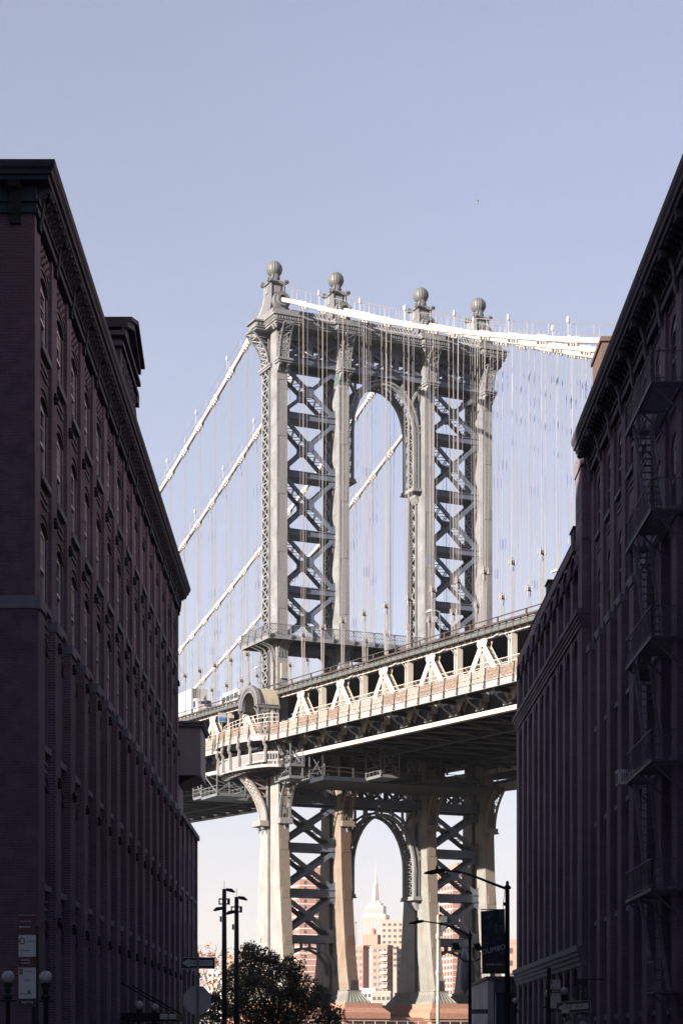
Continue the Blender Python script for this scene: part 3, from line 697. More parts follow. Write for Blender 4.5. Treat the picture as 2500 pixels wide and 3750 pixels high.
# upper roadway edge: fascia, rails, posts
for sx in (-1,1):
    T=sx*15.25; m=MB(); run(m,T-.05,T+.05,45.28,45.82); dp('edge_beam',m,MT['edge'])
    for z in (45.9,46.08,46.26): m2=MB(); run(m2,T-.06,T+.06,z-.035,z+.035); dp('rail',m2,MT['iron'])
    m3=MB(); x0,x1=sorted((T+sx*.1,T+sx*.32)); run(m3,x0,x1,45.3,45.4); run(m3,x0,x1,46.02,46.12); run(m3,T-.25,T-.1,46.68,46.75); dp('cable_tray',m3,MT['iron'])
    k=0; a=A0+1
    while a<A1-1:
        if sx<0 or a>-70:
            m=MB().box(T-.09,T+.09,a-.06,a+.06,45.0+G*a,46.3+G*a)
            if k%4==0: m.box(T-.25,T-.12,a-.09,a+.09,46.0+G*a,46.74+G*a)
            dp('rail_post',m,MT['iron'])
            if k%8==3 and sx<0: dp('panel_patch',MB().box(T-.09,T-.05,a+.2,a+1.2,45.34+G*a,45.74+G*a),MT['teal'])
        a+=1.392; k+=1
# walkway fascia girder (interrupted by the balcony round the near column) and ornamental railing
def fasc(sx,a0,a1):
    T=sx*18.2; m=MB(); x0,x1=sorted((T,T+sx*.06)); run(m,x0,x1,39.08,39.74,a0,a1); x0,x1=sorted((T-sx*.1,T+sx*.16)); run(m,x0,x1,39.74,39.81,a0,a1); run(m,x0+.02,x1-.02,39.02,39.08,a0,a1)
    dp('fascia_girder',m,MT['fascia'])
fasc(-1,A0,-6.9); fasc(-1,8.4,A1); fasc(1,A0,A1)
random.seed(3)
def rail_panel_mesh(L,seed,mat,h=1.15):
    r=random.Random(seed); m=MB(); n=9
    m.box(-.03,.03,0,L,h-.06,h).box(-.025,.025,0,L,.08,.13)
    for j in range(n+1):
        y=L*j/n; m.box(-.018,.018,y-.018,y+.018,.1,h)
    for j in range(n):
        y0,y1=L*j/n,L*(j+1)/n
        for z0,z1 in ((.13,.42),(.42,.75),(.75,1.05)):
            m.bar((0,y0,z0),(0,y1,z1),.03,.055,(1,0,0)); m.bar((0,y1,z0),(0,y0,z1),.03,.055,(1,0,0))
            m.bar((0,y0,(z0+z1)/2),(0,y1,(z0+z1)/2),.03,.04,(1,0,0))
    if seed==3: m.box(.05,.06,.1,L-.1,.16,h-.12)
    return M(m,'railing_panel',mat)
PANM=[rail_panel_mesh(2.62,k,MT['meshr'] if k%2 else MT['meshg']) for k in range(4)]
pst=MB().pbar([(-.14,0,-.75),(-.2,0,-.55),(-.12,0,-.4),(-.16,0,-.12),(-.05,0,.12),(-.09,0,.4),(0,0,.75),(0,0,1.2)],.10,.12,(0,1,0)).ball((-.17,0,-.66),.1,8,5).box(-.1,.1,-.12,.12,-.1,.05)
PSTM=M(pst,'railing_post',MT['iron'])
a=-6.9; k=0
while a>A0+3:
    for j,(sx) in enumerate((-1,)):
        share('railing_post',PSTM,deck,(-18.27,a,39.81+G*a)); o=share('railing_panel',PANM[random.choice((0,1,1,3,2))],deck,(-18.24,a-2.72,39.81+G*(a-2.72))); o.rotation_euler=(math.atan(G),0,0)
    a-=2.785; k+=1
a=8.6
while a<60:
    share('railing_post',PSTM,deck,(-18.27,a,39.81+G*a)); o=share('railing_panel',PANM[random.choice((0,1,1,3,2))],deck,(-18.24,a+.08,39.81+G*(a+.1))); o.rotation_euler=(math.atan(G),0,0); a+=2.785
# inner safety fence with hoops
hp=MB(); 
for a0,a1 in ((A0,-8.0),(8.0,80)):
    for z,dx in ((40.75,0),(41.4,.0),(42.0,.05),(42.4,.3)): run(hp,-15.42-dx-.02,-15.42-dx+.02,z-.025,z+.025,a0,a1)
dp('fence_rail',hp,MT['cream'])
HOOP=M(MB().pbar([(0,0,0),(0,0,1.9),(-.08,0,2.25),(-.3,0,2.5),(-.6,0,2.6)],.05,.05,(0,1,0)),'fence_hoop',MT['cream'])
a=-8.2
while a>-90: share('fence_hoop',HOOP,deck,(-15.42,a,39.72+G*a)); a-=1.3925
a=8.4
while a<60: share('fence_hoop',HOOP,deck,(-15.42,a,39.72+G*a)); a+=1.3925
wf=MB(); run(wf,-15.36,-15.34,40.2,42.3,A0,-8.0)
m_=MT['tan']; 
fm=MB()
for j in range(8): fm.box(-.008,.008,j*.398-.009,j*.398+.009,0,2.75)
for j in range(8): fm.box(-.009,.009,0,2.785,j*.39-.009,j*.39+.009)
FM=M(fm,'fence_mesh',MT['meshg']); a=-8.2
while a>-88: o=share('fence_mesh',FM,deck,(-15.36,a-2.785,39.72+G*(a-2.785))); o.rotation_euler=(math.atan(G),0,0); a-=2.785
a=8.4
while a<50: o=share('fence_mesh',FM,deck,(-15.36,a,39.72+G*a)); o.rotation_euler=(math.atan(G),0,0); a+=2.785
dp('edge_girder',run(MB(),-14.2,-14.1,37.9,40.1),MT['under'])
# curved drain pipes between fascia and lower chord, shoes on the chord
PIPE=M(MB().path([(-18.0,-2.1,39.05),(-17.8,-1.7,39.0),(-17.2,-.9,38.72),(-16.4,-.3,38.35),(-15.7,.0,38.15),(-15.0,.55,38.05)],.10,6).box(-18.15,-17.85,-2.35,-1.9,38.95,39.1),'drain_pipe',MT['alu'])
SHOE=M(MB().box(-15.1,-14.95,-.5,.5,37.9,38.5).box(-15.2,-14.9,-.25,.25,38.3,38.7).box(-15.12,-14.94,.8,1.1,37.9,38.35),'chord_shoe',MT['steel'])
for a in HP[:15]:
    share('drain_pipe',PIPE,deck,(0,a,G*a)); share('chord_shoe',SHOE,deck,(0,a,G*a))
# balcony swelling out round the near column
def bul(e,n=28,a0=-6.9,a1=8.4,s_=2.05):
    r=[]
    for k in range(n+1):
        f_=k/n; a=a0+(a1-a0)*f_; c=(a0+a1)/2; h=(a1-a0)/2; q=max(0,1-((a-c)/h)**2)
        r.append((-18.2-.35*(q>0)-e-s_*q**.5,a))
    return r
bp_=bul(0); m=MB()
def strip(mb,P,z0,z1,th=.07):
    for (x0,y0),(x1,y1) in zip(P,P[1:]):
        mb.add([(x0,y0,z0+G*y0),(x1,y1,z0+G*y1),(x1,y1,z1+G*y1),(x0,y0,z1+G*y0),(x0+th,y0,z0+G*y0),(x1+th,y1,z0+G*y1),(x1+th,y1,z1+G*y1),(x0+th,y0,z1+G*y0)],
               [(0,1,2,3),(7,6,5,4),(3,2,6,7),(0,4,5,1),(0,3,7,4),(1,5,6,2)])
    return mb
balc=dp('balcony',strip(strip(MB(),bp_,39.08,39.74),bul(.08),39.74,39.82,.3),MT['fascia'],label='curved cream balcony edge round the near column')
n=len(bp_); put('floor',MB().add([(x+.1,y,39.66) for x,y in bp_]+[(-15.5,y,39.66) for x,y in bp_],[(i_,i_+1,n+i_+1,n+i_) for i_ in range(n-1)]),MT['under'],balc)
for j in range(0,n-1,4):
    q=bp_[j:j+5]
    mm=MB()
    strip(mm,q,39.9,39.97,.05); strip(mm,q,40.91,40.98,.06)
    for (x0,y0),(x1,y1) in zip(q,q[1:]):
        for f_ in (0,.33,.66): mm.box(x0+(x1-x0)*f_-.015,x0+(x1-x0)*f_+.02,y0+(y1-y0)*f_-.02,y0+(y1-y0)*f_+.02,39.85,40.95)
        for z0,z1 in ((39.97,40.27),(40.27,40.6),(40.6,40.91)): mm.bar((x0,y0,z0),(x1,y1,z1),.03,.05,(1,0,0)); mm.bar((x1,y1,z0),(x0,y0,z1),.03,.05,(1,0,0))
    put('railing_panel',mm,MT['meshg'] if j%8 else MT['meshr'],balc)
    share('railing_post',PSTM,balc,(q[0][0]-.05,q[0][1],39.81))
for j in range(1,n-1,5):
    x,y=bul(-.7)[j]
bf=MB()
for j,(x,y) in enumerate(bul(-1.1)):
    if j%2==0: bf.bar((x,y,39.75),(x,y,42.2),.05,.05)
for z in (41.2,41.75,42.2): 
    for (x0,y0),(x1,y1) in zip(bul(-1.1),bul(-1.1)[1:]): bf.bar((x0,y0,z),(x1,y1,z),.04,.05)
put('fence',bf,MT['cream'],balc)
# lower gallery hung below the balcony
lg=bul(-.35,24,-8.6,8.0,2.0); gal=dp('lower_gallery',strip(strip(MB(),lg,35.75,36.1,.5),bul(-.25,24,-8.6,8.0,2.0),37.35,37.5,.3),MT['fascia'])
for (x0,y0),(x1,y1) in zip(lg,lg[1:]):
    mm=MB()
    for k in range(2):
        f0,f1=k/2+.06,k/2+.20
        for f_ in (f0,f0+.25): 
            xa,ya=x0+(x1-x0)*f_,y0+(y1-y0)*f_; mm.box(xa-.03,xa+.09,ya-.07,ya+.07,36.1,37.36)
    mm.bar((x0,y0,36.22),(x1,y1,36.22),.08,.22); mm.bar((x0,y0,37.2),(x1,y1,37.2),.08,.22)
    put('baluster_panel',mm,MT['fascia'],gal)
for j in range(1,24,4):
    x,y=bul(-.1,24,-8.6,8.0,2.0)[j]; put('gallery_post',MB().pbar([(x-.05,y,36.0),(x-.05,y,37.6),(x+.05,y,37.9),(x-.25,y,38.3),(x-.15,y,38.8),(x-.1,y,39.1)],.26,.2,(0,1,0)),MT['fascia'],gal)
n=len(lg); put('floor',MB().add([(x+.2,y,35.74) for x,y in lg]+[(-15.6,y,35.74) for x,y in lg],[(i_,i_+1,n+i_+1,n+i_) for i_ in range(n-1)]),MT['dark'],gal)
ga=MB()
for j in range(0,24,2):
    x,y=lg[j]; ga.bar((x+.3,y,35.6),(-15.4,y,35.3),.14,.2)
    ga.bar((x+.6,y,35.5),(lg[j+2][0]+1.8,lg[j+2][1],35.5),.1,.1); ga.bar((x+1.8,y,35.45),(lg[j+2][0]+.6,lg[j+2][1],35.45),.1,.1)
put('gallery_frame',ga,MT['dark'],gal)
# the same gallery on the far side of the deck
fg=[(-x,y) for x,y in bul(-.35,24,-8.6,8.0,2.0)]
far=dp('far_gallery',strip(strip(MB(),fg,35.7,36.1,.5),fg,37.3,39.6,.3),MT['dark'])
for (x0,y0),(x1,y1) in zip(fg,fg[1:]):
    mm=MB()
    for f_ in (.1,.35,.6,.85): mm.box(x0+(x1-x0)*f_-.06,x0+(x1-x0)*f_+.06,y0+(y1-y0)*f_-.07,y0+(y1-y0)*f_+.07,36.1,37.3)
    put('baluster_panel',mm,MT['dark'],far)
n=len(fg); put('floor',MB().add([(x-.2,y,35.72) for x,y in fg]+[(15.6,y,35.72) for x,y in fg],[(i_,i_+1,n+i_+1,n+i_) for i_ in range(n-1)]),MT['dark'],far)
# ------------------------------------------------------------------ things on and under the deck
ki=root('walkway_kiosk','domed grey green iron kiosk with open arch on the bridge balcony','kiosk',TC,TH)
n=18; R_=2.75; ac=-.7; ZE=43.6
def semi(r,x,c=ac,sc=.95): return [(x,c-r*cos(pi*k/n),ZE+r*sc*sin(pi*k/n)) for k in range(n+1)]
put('vault_roof',MB().ribbon(semi(R_,-18.1),semi(R_,-15.45)).ribbon(semi(R_-.1,-15.45),semi(R_-.1,-18.1)),MT['copper'],ki,smooth=True)
for j in (0,1,2,3):
    x=-18.0+j*.8; put('roof_seam',MB().pbar([(p[0],p[1],p[2]) for p in semi(R_+.005,x)],.03,.04,(1,0,0)),MT['copper'],ki)
ar=MB()
for r0,r1,x0,x1 in ((2.15,2.95,-18.45,-18.1),(2.62,3.02,-18.55,-18.05),(2.05,2.3,-18.52,-18.05)):
    A=semi(r0,x0);B=semi(r1,x0);C_=semi(r1,x1);D=semi(r0,x1); ar.ribbon(A,B).ribbon(B,C_).ribbon(C_,D).ribbon(D,A)
for k in range(1,n*2): 
    a_=pi*k/(n*2); ar.ball((-18.5,ac-2.45*cos(a_),ZE+2.45*.95*sin(a_)),.085,6,4)
put('arch_front',ar,MT['green'],ki)
for y in (ac-2.9,ac+2.9):
    ev=MB(); ev.box(-18.55,-15.45,y-.12,y+.12,ZE-.25,ZE+.1).box(-18.6,-15.45,y-.2,y+.2,ZE+.1,ZE+.18)
    for k in range(9): ev.ball((-18.4+k*.36,y,ZE+.2),.1,6,4)
    put('eave',ev,MT['green'],ki)
put('back_wall',MB().prism([(y,z) for x,y,z in semi(2.6,0)],-15.5,-15.42,lambda p,q,h:(h,p,q)),MT['dark'],ki)
for y in (ac-2.8,ac+2.8):
    sg=1 if y<ac else -1
    for x in (-18.35,-15.7):
        put('post',MB().box(x-.1,x+.1,y-.1,y+.1,39.7,ZE-.2).pbar([(x,y,41.2),(x,y+sg*.15,42.2),(x,y+sg*.5,43.0),(x,y+sg*1.2,43.5)],.12,.12,(1,0,0)),MT['green'],ki)
    put('side_arch',MB().pbar([(-18.3,y,41.3),(-18.2,y,42.4),(-17.8,y,43.1),(-17.0,y,43.4),(-16.2,y,43.1),(-15.8,y,42.4),(-15.7,y,41.3)],.14,.16,(0,1,0)),MT['green'],ki)
put('roof_finial',MB().lathe([(.3,0),(.12,.15),(.25,.35),(.1,.6),(.07,1.0),(.02,4.6)],8,(-18.35,ac,ZE+2.75)),MT['green'],ki)
def on_deck(t,a,z): return V(TC)+Matrix.Rotation(TH,3,'Z')@V((t,a,z+G*a))
# box truck and minibus on the upper roadway
tk=root('box_truck','white box truck driving on the upper bridge roadway','truck',on_deck(-12.2,31.5,45.5),TH)
put('cargo_box',MB().box(-1.2,1.2,.2,8.0,1.0,4.9).box(-1.24,1.24,.16,.3,.96,4.94),MT['white'],tk)
put('cab',MB().prism([(-2.2,.5),(.05,.5),(.05,3.4),(-1.3,3.3),(-1.9,2.2),(-2.2,1.9)],-1.1,1.1,lambda p,q,h:(h,p,q)),MT['white'],tk)
put('cab_window',MB().box(-1.13,1.13,-1.2,-.35,2.1,3.0),MT['glass'],tk)
put('windscreen',MB().bar((0,-1.95,2.15),(0,-1.36,3.2),1.9,.04,(1,0,0)).box(-.95,.95,-1.75,-1.72,2.3,2.9),MT['glass'],tk)
put('chassis',MB().box(-1.0,1.0,-1.9,7.8,.45,.98),MT['black'],tk)
for y in (-1.3,5.2,6.4):
    for x in (-1.12,.82): put('wheel',MB().tube((x,y,.48),(x+.3,y,.48),.48,14),MT['black'],tk)
mbv=root('minibus','white minibus with dark side windows on the upper bridge roadway','bus',on_deck(-12.4,14.2,45.5),TH)
put('body',MB().prism([(0,.4),(6.6,.4),(6.8,1.6),(6.5,2.75),(6.0,2.95),(.5,2.95),(0,2.6)],-1.05,1.05,lambda p,q,h:(h,p,q)),MT['white'],mbv)
for k in range(4): put('window',MB().box(-1.08,1.08,.7+k*1.35,1.75+k*1.35,1.7,2.45),MT['glass'],mbv)
put('windscreen',MB().box(-.9,.9,6.5,6.72,1.6,2.5),MT['glass'],mbv)
for y in (1.2,5.4):
    for x in (-1.08,.83): put('wheel',MB().tube((x,y,.42),(x+.25,y,.42),.42,12),MT['black'],mbv)
# lamps on the truss verticals
lm=MB().tube((0,0,0),(0,0,4.2),.06,6).path([(0,0,3.6),(-.1,.15,4.2),(-.2,.5,4.6),(-.3,1.0,4.75),(-.35,1.6,4.72)],.05,6)
LM=M(lm,'lamp_arm',MT['steel']); LH=M(MB().lathe([(.02,-.06),(.16,-.04),(.2,.04),(.1,.12),(.02,.14)],10).box(-.1,.1,-.1,.55,-.05,.06),'lamp_head',MT['white'])
LB=M(MB().box(-.35,.35,-.45,.45,0,.6).box(-.1,.1,-.1,.1,.6,.8),'junction_box',MT['alu'])
for j,a in enumerate([HP[1],HP[3],HP[5],HP[7],HP[9],HP[16],HP[18]]):
    side='beyond the tower, left of the kiosk' if a>0 else ''
    lo=root('walkway_lamp',(('curved arm walkway lamp just left of the kiosk','curved arm walkway lamp farther left of the kiosk')[j-5] if a>0 else 'curved arm walkway lamp on the truss, %s right of the tower'%('first','second','third','fourth','fifth')[j]),'lamp',on_deck(-15.0,a,40.3),TH,'walkway lamps left of the tower' if a>0 else 'walkway lamps right of the tower')
    share('lamp_arm',LM,lo); share('lamp_head',LH,lo,(-.36,1.75,4.72))
for a in HP[1:14:2]: share('junction_box',LB,deck,(-11.5,a-2.6,42.2+G*a))
# tall lamps on the upper roadway
TLM=M(MB().tube((0,0,0),(0,0,7.2),.09,8,.06).path([(0,0,7.1),(-.2,.3,7.35),(-.6,.8,7.4)],.05,6),'lamp_post',MT['steel']); THD=M(MB().prism([(0,0),(1.2,.05),(1.25,.12),(.4,.28),(0,.2)],-.14,.14,lambda p,q,h:(h,p,q)),'lamp_head',MT['white'])
for t,a,l in ((-6.5,-28.6,'slender roadway lamp standing before the third tower column'),(-6.2,-55.5,'slender roadway lamp standing before the rightmost tower column'),(-6.5,22.0,'slender roadway lamp on the river side of the tower')):
    lo=root('roadway_lamp',l,'lamp',on_deck(t,a,45.3),TH,'lamps along the upper roadway'); share('lamp_post',TLM,lo); share('lamp_head',THD,lo,(-.6,.8,7.35))
# blue route sign on the near walkway
sg=root('route_sign','small blue and white sign on a post above the bridge walkway','sign',on_deck(-16.2,13.5,40.2),TH)
put('post',MB().tube((0,0,0),(0,0,4.4),.05,6),MT['steel'],sg); put('sign_plate',MB().box(-.55,.55,-.06,-.02,3.4,4.6),MT['white'],sg)
put('blue_field',MB().box(-.48,.48,-.085,-.065,3.5,4.0),pmat('sign_blue',(.05,.13,.36)),sg)
# access stair and maintenance platforms hanging under the deck
st=root('access_stair','galvanised access stair tower hanging beside the near column','stairs',TC,TH)
fr=MB()
for x in (-16.8,-15.2):
    for y in (-5.2,-9.8): fr.bar((x,y,34.0),(x,y,39.0),.12,.12)
    fr.bar((x,-5.2,38.9),(x,-9.8,35.6),.1,.1); fr.bar((x,-9.8,35.6),(x,-6.0,34.2),.08,.08)
for z in (34.0,35.6,38.9): fr.bar((-16.8,-5.2,z),(-16.8,-9.8,z),.12,.14); fr.bar((-15.2,-5.2,z),(-15.2,-9.8,z),.12,.14); fr.bar((-16.8,-9.8,z),(-15.2,-9.8,z),.12,.14)
put('frame',fr,MT['alu'],st)
for z,y0,y1 in ((34.2,-9.9,-6.6),(35.65,-10.0,-7.6)): put('landing',MB().box(-17.0,-15.0,y0,y1,z-.22,z+.1),MT['alu'],st)
put('stair_flight',MB().bar((-16.6,-5.2,38.9),(-16.6,-8.2,35.8),.08,.35,(1,0,0)).bar((-15.5,-5.2,38.9),(-15.5,-8.2,35.8),.08,.35,(1,0,0)),MT['alu'],st)
for k in range(12): put('tread',MB().box(-16.55,-15.55,-5.3-k*.25,-5.05-k*.25,38.75-k*.26,38.8-k*.26),MT['alu'],st)
hr=MB()
for x in (-16.95,-15.05):
    for dz in (.55,1.05): hr.bar((x,-5.2,38.9+dz),(x,-8.2,35.8+dz),.05,.05); hr.bar((x,-7.6,35.65+dz),(x,-10,35.65+dz),.05,.05); hr.bar((x,-6.6,34.3+dz),(x,-9.9,34.3+dz),.05,.05)
    for k in range(5): hr.bar((x,-7.6-.6*k,35.65),(x,-7.6-.6*k,36.75),.05,.05); hr.bar((x,-6.6-.8*k,34.3),(x,-6.6-.8*k,35.4),.05,.05)
put('handrail',hr,MT['alu'],st)
def traveller(label,t0,t1,a0,a1,z,mat,hang=3.2):
    r=root('hanging_platform',label,'platform',TC,TH,'hanging maintenance platforms')
    put('tray',MB().box(t0,t1,a0,a1,z-.35,z),mat,r)
    h=MB()
    for x in (t0,t1):
        for dz in (.5,1.0): h.bar((x,a0,z+dz),(x,a1,z+dz),.06,.06)
        k=a0
        while k<=a1+.01: h.bar((x,k,z),(x,k,z+1.0),.06,.06); k+=(a1-a0)/4
    for y in (a0,a1):
        for dz in (.5,1.0): h.bar((t0,y,z+dz),(t1,y,z+dz),.06,.06)
    put('railing',h,mat,r)
    g=MB()
    for x,y in ((t0,a0),(t1,a0),(t0,a1),(t1,a1)): g.bar((x,y,z-.2),(x,y,z+hang),.14,.14)
    g.bar((t0,a0,z),(t1,a0,z+hang),.1,.1); g.bar((t0,a0,z),(t0,a1,z+hang),.1,.1); g.bar((t1,a0,z),(t0,a0,z+hang),.1,.1)
    put('hanger',g,mat,r)
wp_=root('work_platform','broad dark work platform slung under the deck before the columns','platform',TC,TH)
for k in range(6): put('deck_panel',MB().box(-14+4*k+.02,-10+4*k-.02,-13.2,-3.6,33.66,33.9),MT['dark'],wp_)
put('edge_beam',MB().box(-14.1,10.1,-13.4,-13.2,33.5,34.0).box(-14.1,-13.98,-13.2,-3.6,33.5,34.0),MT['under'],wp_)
hr_=MB()
for z in (34.6,35.1): hr_.bar((-14,-13.3,z),(10,-13.3,z),.06,.06); hr_.bar((-14.05,-13.3,z),(-14.05,-3.6,z),.06,.06)
for k in range(13): hr_.bar((-14+2*k,-13.3,34),(-14+2*k,-13.3,35.1),.06,.06)
put('handrail',hr_,MT['dark'],wp_)
for k in range(7):
    for y in (-13,-6): put('hanger',MB().bar((-14+4*k,y,33.9),(-14+4*k,y,37.6),.1,.1),MT['dark'],wp_)
traveller('hanging steel platform just right of the near column',-14.2,-12.2,-9.6,-5.6,34.2,MT['alu'])
traveller('hanging steel platform before the second column',-8.5,-6.0,-17.5,-13.6,34.0,MT['green'])
traveller('hanging steel platform on the river side, left of the near column',-17.5,-13.5,12.0,17.5,34.6,MT['alu'],3.4)
traveller('hanging steel platform on the river side farther out',-16.5,-8.5,20,23.0,35.2,MT['green'],3.0)

# ------------------------------------------------------------------ ground, street, kerbs
put('ground',MB().add([(-9000,-400,0),(9000,-400,0),(9000,9000,0),(-9000,9000,0)],[(0,1,2,3)]),MT['ground'],kind='structure')
put('river',MB().add([(-9000,300,.05),(9000,300,.05),(9000,820,.05),(-9000,820,.05)],[(0,1,2,3)]),glassmat('river_water',(.03,.045,.05),.15,.5),kind='structure')
put('road',MB().add([(-4.6,-60,.004),(6.6,-60,.004),(6.6,150,.004),(-4.6,150,.004)],[(0,1,2,3)]).add([(-60,41.5,.008),(60,41.5,.008),(60,52,.008),(-60,52,.008)],[(0,1,2,3)]),MT['asphalt'],kind='structure')
for x0,x1,y0,y1 in ((-8.4,-4.6,53,124),(-8.4,-4.6,-60,40.5),(6.6,10.9,53,124),(6.6,10.9,-60,40.5)):
    put('pavement',MB().box(x0,x1,y0,y1,.012,.14),MT['walk'],kind='structure')
    kx=x1 if x0<0 else x0; put('kerb',MB().box(kx-.09,kx+.09,y0,y1,.011,.15),MT['stone'],kind='structure')

# ------------------------------------------------------------------ brick warehouses along the street
def window_meshes(pref,w,h,rise,sash,tymp=True,lights=2):
    fr=MB(); f=.075
    fr.box(-.06,.0,-w/2,-w/2+f,0,h).box(-.06,.0,w/2-f,w/2,0,h).box(-.06,-.001,-w/2+f,w/2-f,h-f,h).box(-.06,-.001,-w/2+f,w/2-f,0,f*1.3)
    fr.box(-.055,.012,-w/2+f,w/2-f,h*.5-.04,h*.5+.04)
    for k in range(1,lights): y=-w/2+w*k/lights; fr.box(-.05,-.015,y-.022,y+.022,h*.5,h-f)
    fr.box(-.05,-.018,-w/2+f,w/2-f,h*.75-.018,h*.75+.018)
    up=MB().box(-.05,-.035,-w/2+f,w/2-f,h*.5+.04,h-f); lo=MB().box(-.07,-.055,-w/2+f,w/2-f,f*1.3,h*.5-.04)
    n=8; arc=[(w/2*(1-2*k/n),h+rise*(1-(1-2*k/n)**2)) for k in range(n+1)]
    ty=MB().prism([(w/2,h)]+arc[1:-1]+[(-w/2,h)],-.07,-.01,lambda p,q,d:(d,p,q))
    si=MB().box(-.08,.13,-w/2-.16,w/2+.16,-.18,0)
    for z in (-.50,-.72): si.box(-.02,.045,-w/2-.05,w/2+.05,z,z+.06)
    lb=MB()
    for dz,wd in ((.12,.055),(.34,.05)):
        pts=[(.02,(w/2+.10+dz*.25)*(1-2*k/10),h-.12+dz+rise*1.05*(1-(1-2*k/10)**2)) for k in range(11)]
        lb.pbar(pts,.07,wd,(1,0,0))
    return dict(frame=M(fr,pref+'window',sash),up=M(up,'pane',MT['glass']),lo=M(lo,'pane',MT['glass']),ty=M(ty,'tympanum',MT['blind']),sill=M(si,'sill',MT['stone']),label=M(lb,'arch_label',MT['brick']))
WR=random.Random(31); MT['blindw']=pmat('window_blind',(.30,.28,.29),.8,var=.1)
def warehouse(o,sgn,xp,y0,nb,bay,pw,floors,belt,top,brick,dp=.10,dpl=.22,depth=22,sash=None,ww=1.5,rise=.24,label=True,anchors=(),corn_top=25.66,over=.63,bstep=6,cmat=None,panel=None,ydir=1,skip=()):
    # facade faces sgn*x ; piers proud of recessed bays ; windows set into the bays
    P=lambda d,y,z:(xp+sgn*d,y,z)       # d = outward offset from pier plane
    y1=y0+nb*bay+pw; w=MB()
    def bx(d0,d1,a,b,z0,z1):
        x0,x1=sorted((xp+sgn*d0,xp+sgn*d1)); w.box(x0,x1,a,b,z0,z1)
    bx(-depth,-dp-.15,y0+.02,y1-.02,0,top-.05)
    for k in range(nb+1):
        a=y0+k*bay
        bx(-dp-.15,0,a,a+pw,belt,top); bx(-dp-.15,dpl-dp,a-.03,a+pw+.03,0,belt-.28)
        put('pier_cap',MB().box(min(xp-sgn*.1,xp+sgn*(dpl-dp+.05)),max(xp-sgn*.1,xp+sgn*(dpl-dp+.05)),a-.05,a+pw+.05,belt-.28,belt),MT['stone'],o)
    rw=bay-pw; sw=(rw-ww)/2; WM={}
    for k in range(nb):
        a=y0+k*bay+pw; b=a+rw
        bx(-dp-.15,-dp,a,a+sw,0,top); bx(-dp-.15,-dp,b-sw,b,0,top)
        fl=list(floors)
        for j,(s_,h) in enumerate(fl):
            nxt=fl[j+1][0] if j+1<len(fl) else top
            n=8; arc=[(a+sw+ww*i_/n, s_+h+rise*(1-(1-2*i_/n)**2)) for i_ in range(n+1)]
            poly=[(a+sw,nxt)]+arc+[(b-sw,nxt)]
            w.prism(poly if sgn<0 else poly[::-1],xp+sgn*(-dp-.15),xp+sgn*(-dp-.001),lambda p,q,hh:(hh,p,q))
        bx(-dp-.15,-dp,a+sw,b-sw,0,fl[0][0])
    wall=put('wall',w,brick,o)
    for k in range(nb):
        yc=y0+k*bay+pw+rw/2
        for j,(s_,h) in enumerate(floors):
            if (k,j) in skip: continue
            if h not in WM: WM[h]=window_meshes('',ww-.02,h,rise-.01,sash)
            m=WM[h]; rz=0 if sgn>0 else pi
            wo=share('window',m['frame'],o,(xp+sgn*(-dp-.05),yc,s_+.005),rz)
            share('pane',m['up'],wo); share('pane',m['lo'],wo); share('tympanum',m['ty'],wo); so=share('sill',m['sill'],wo,(.05,0,0))
            if WR.random()<.4: put('roller_blind',MB().box(-.034,-.03,-ww/2+.1,ww/2-.1,h*WR.choice((.52,.6,.7,.78)),h-.08),MT['blindw'],wo)
            if label: share('arch_label',m['label'],wo,(.05,0,0))
    if panel:
        z0,z1=panel; pm=MB(); nz=5; ny=9
        for i_ in range(ny):
            for j in range(nz):
                if (i_+j)%2==0: pm.box(-.06,.05,-rw/2+.15+(rw-.3)*i_/ny,-rw/2+.15+(rw-.3)*(i_+1)/ny,z0+(z1-z0)*j/nz,z0+(z1-z0)*(j+1)/nz)
        PM=M(pm,'dogtooth_panel',brick)
        for k in range(nb): share('dogtooth_panel',PM,o,(xp+sgn*(-dp),y0+k*bay+pw+rw/2,0),0 if sgn>0 else pi,kind='stuff')
    if anchors:
        an=MB()
        for a_ in (0,pi/3,2*pi/3): an.bar((.03,-.16*cos(a_),-.16*sin(a_)),(.03,.16*cos(a_),.16*sin(a_)),.05,.09,(1,0,0))
        an.lathe([(.1,0),(.12,.04),(.06,.1),(.02,.12)],8); an=MB().add([(z,y,x) for x,y,z in an.v],an.f) if False else an
        an.box(0,.12,-.06,.06,-.16,-.02)
        AM=M(an,'wall_anchor',MT['black'])
        for k in range(1,nb+1):
            for z in anchors: share('wall_anchor',AM,o,(xp+sgn*((dpl-dp) if z<belt-.3 else 0),y0+k*bay+pw/2,z),0 if sgn>0 else pi)
    return y1,wall
def cornice_run(o,p0,d,nrm,L,zb,zt,over,mat,step,bmat):
    # profile (out,z) swept along d for length L ; modillions and scroll brackets under it
    p0,d,nrm=V(p0),V(d),V(nrm); H=zt-zb
    pr=[(-.3,0),(.10,0),(.12,.10*H),(.06,.12*H),(.06,.22*H),(.14,.24*H),(.14,.29*H),(.05,.31*H),(.05,.60*H),(over-.20,.62*H),(over-.18,.70*H),(over-.10,.72*H),(over-.09,.80*H),(over-.02,.86*H),(over,.93*H),(over,H),(-.3,H)]
    m=MB(); m.prism(pr,0,L,lambda p,q,h:p0+nrm*p+d*h+V((0,0,zb+q)) )
    c=put('cornice',m,mat,o)
    return c
def add_brackets(o,mesh,pts,rz,name):
    for p in pts: share(name,mesh,o,p,rz)
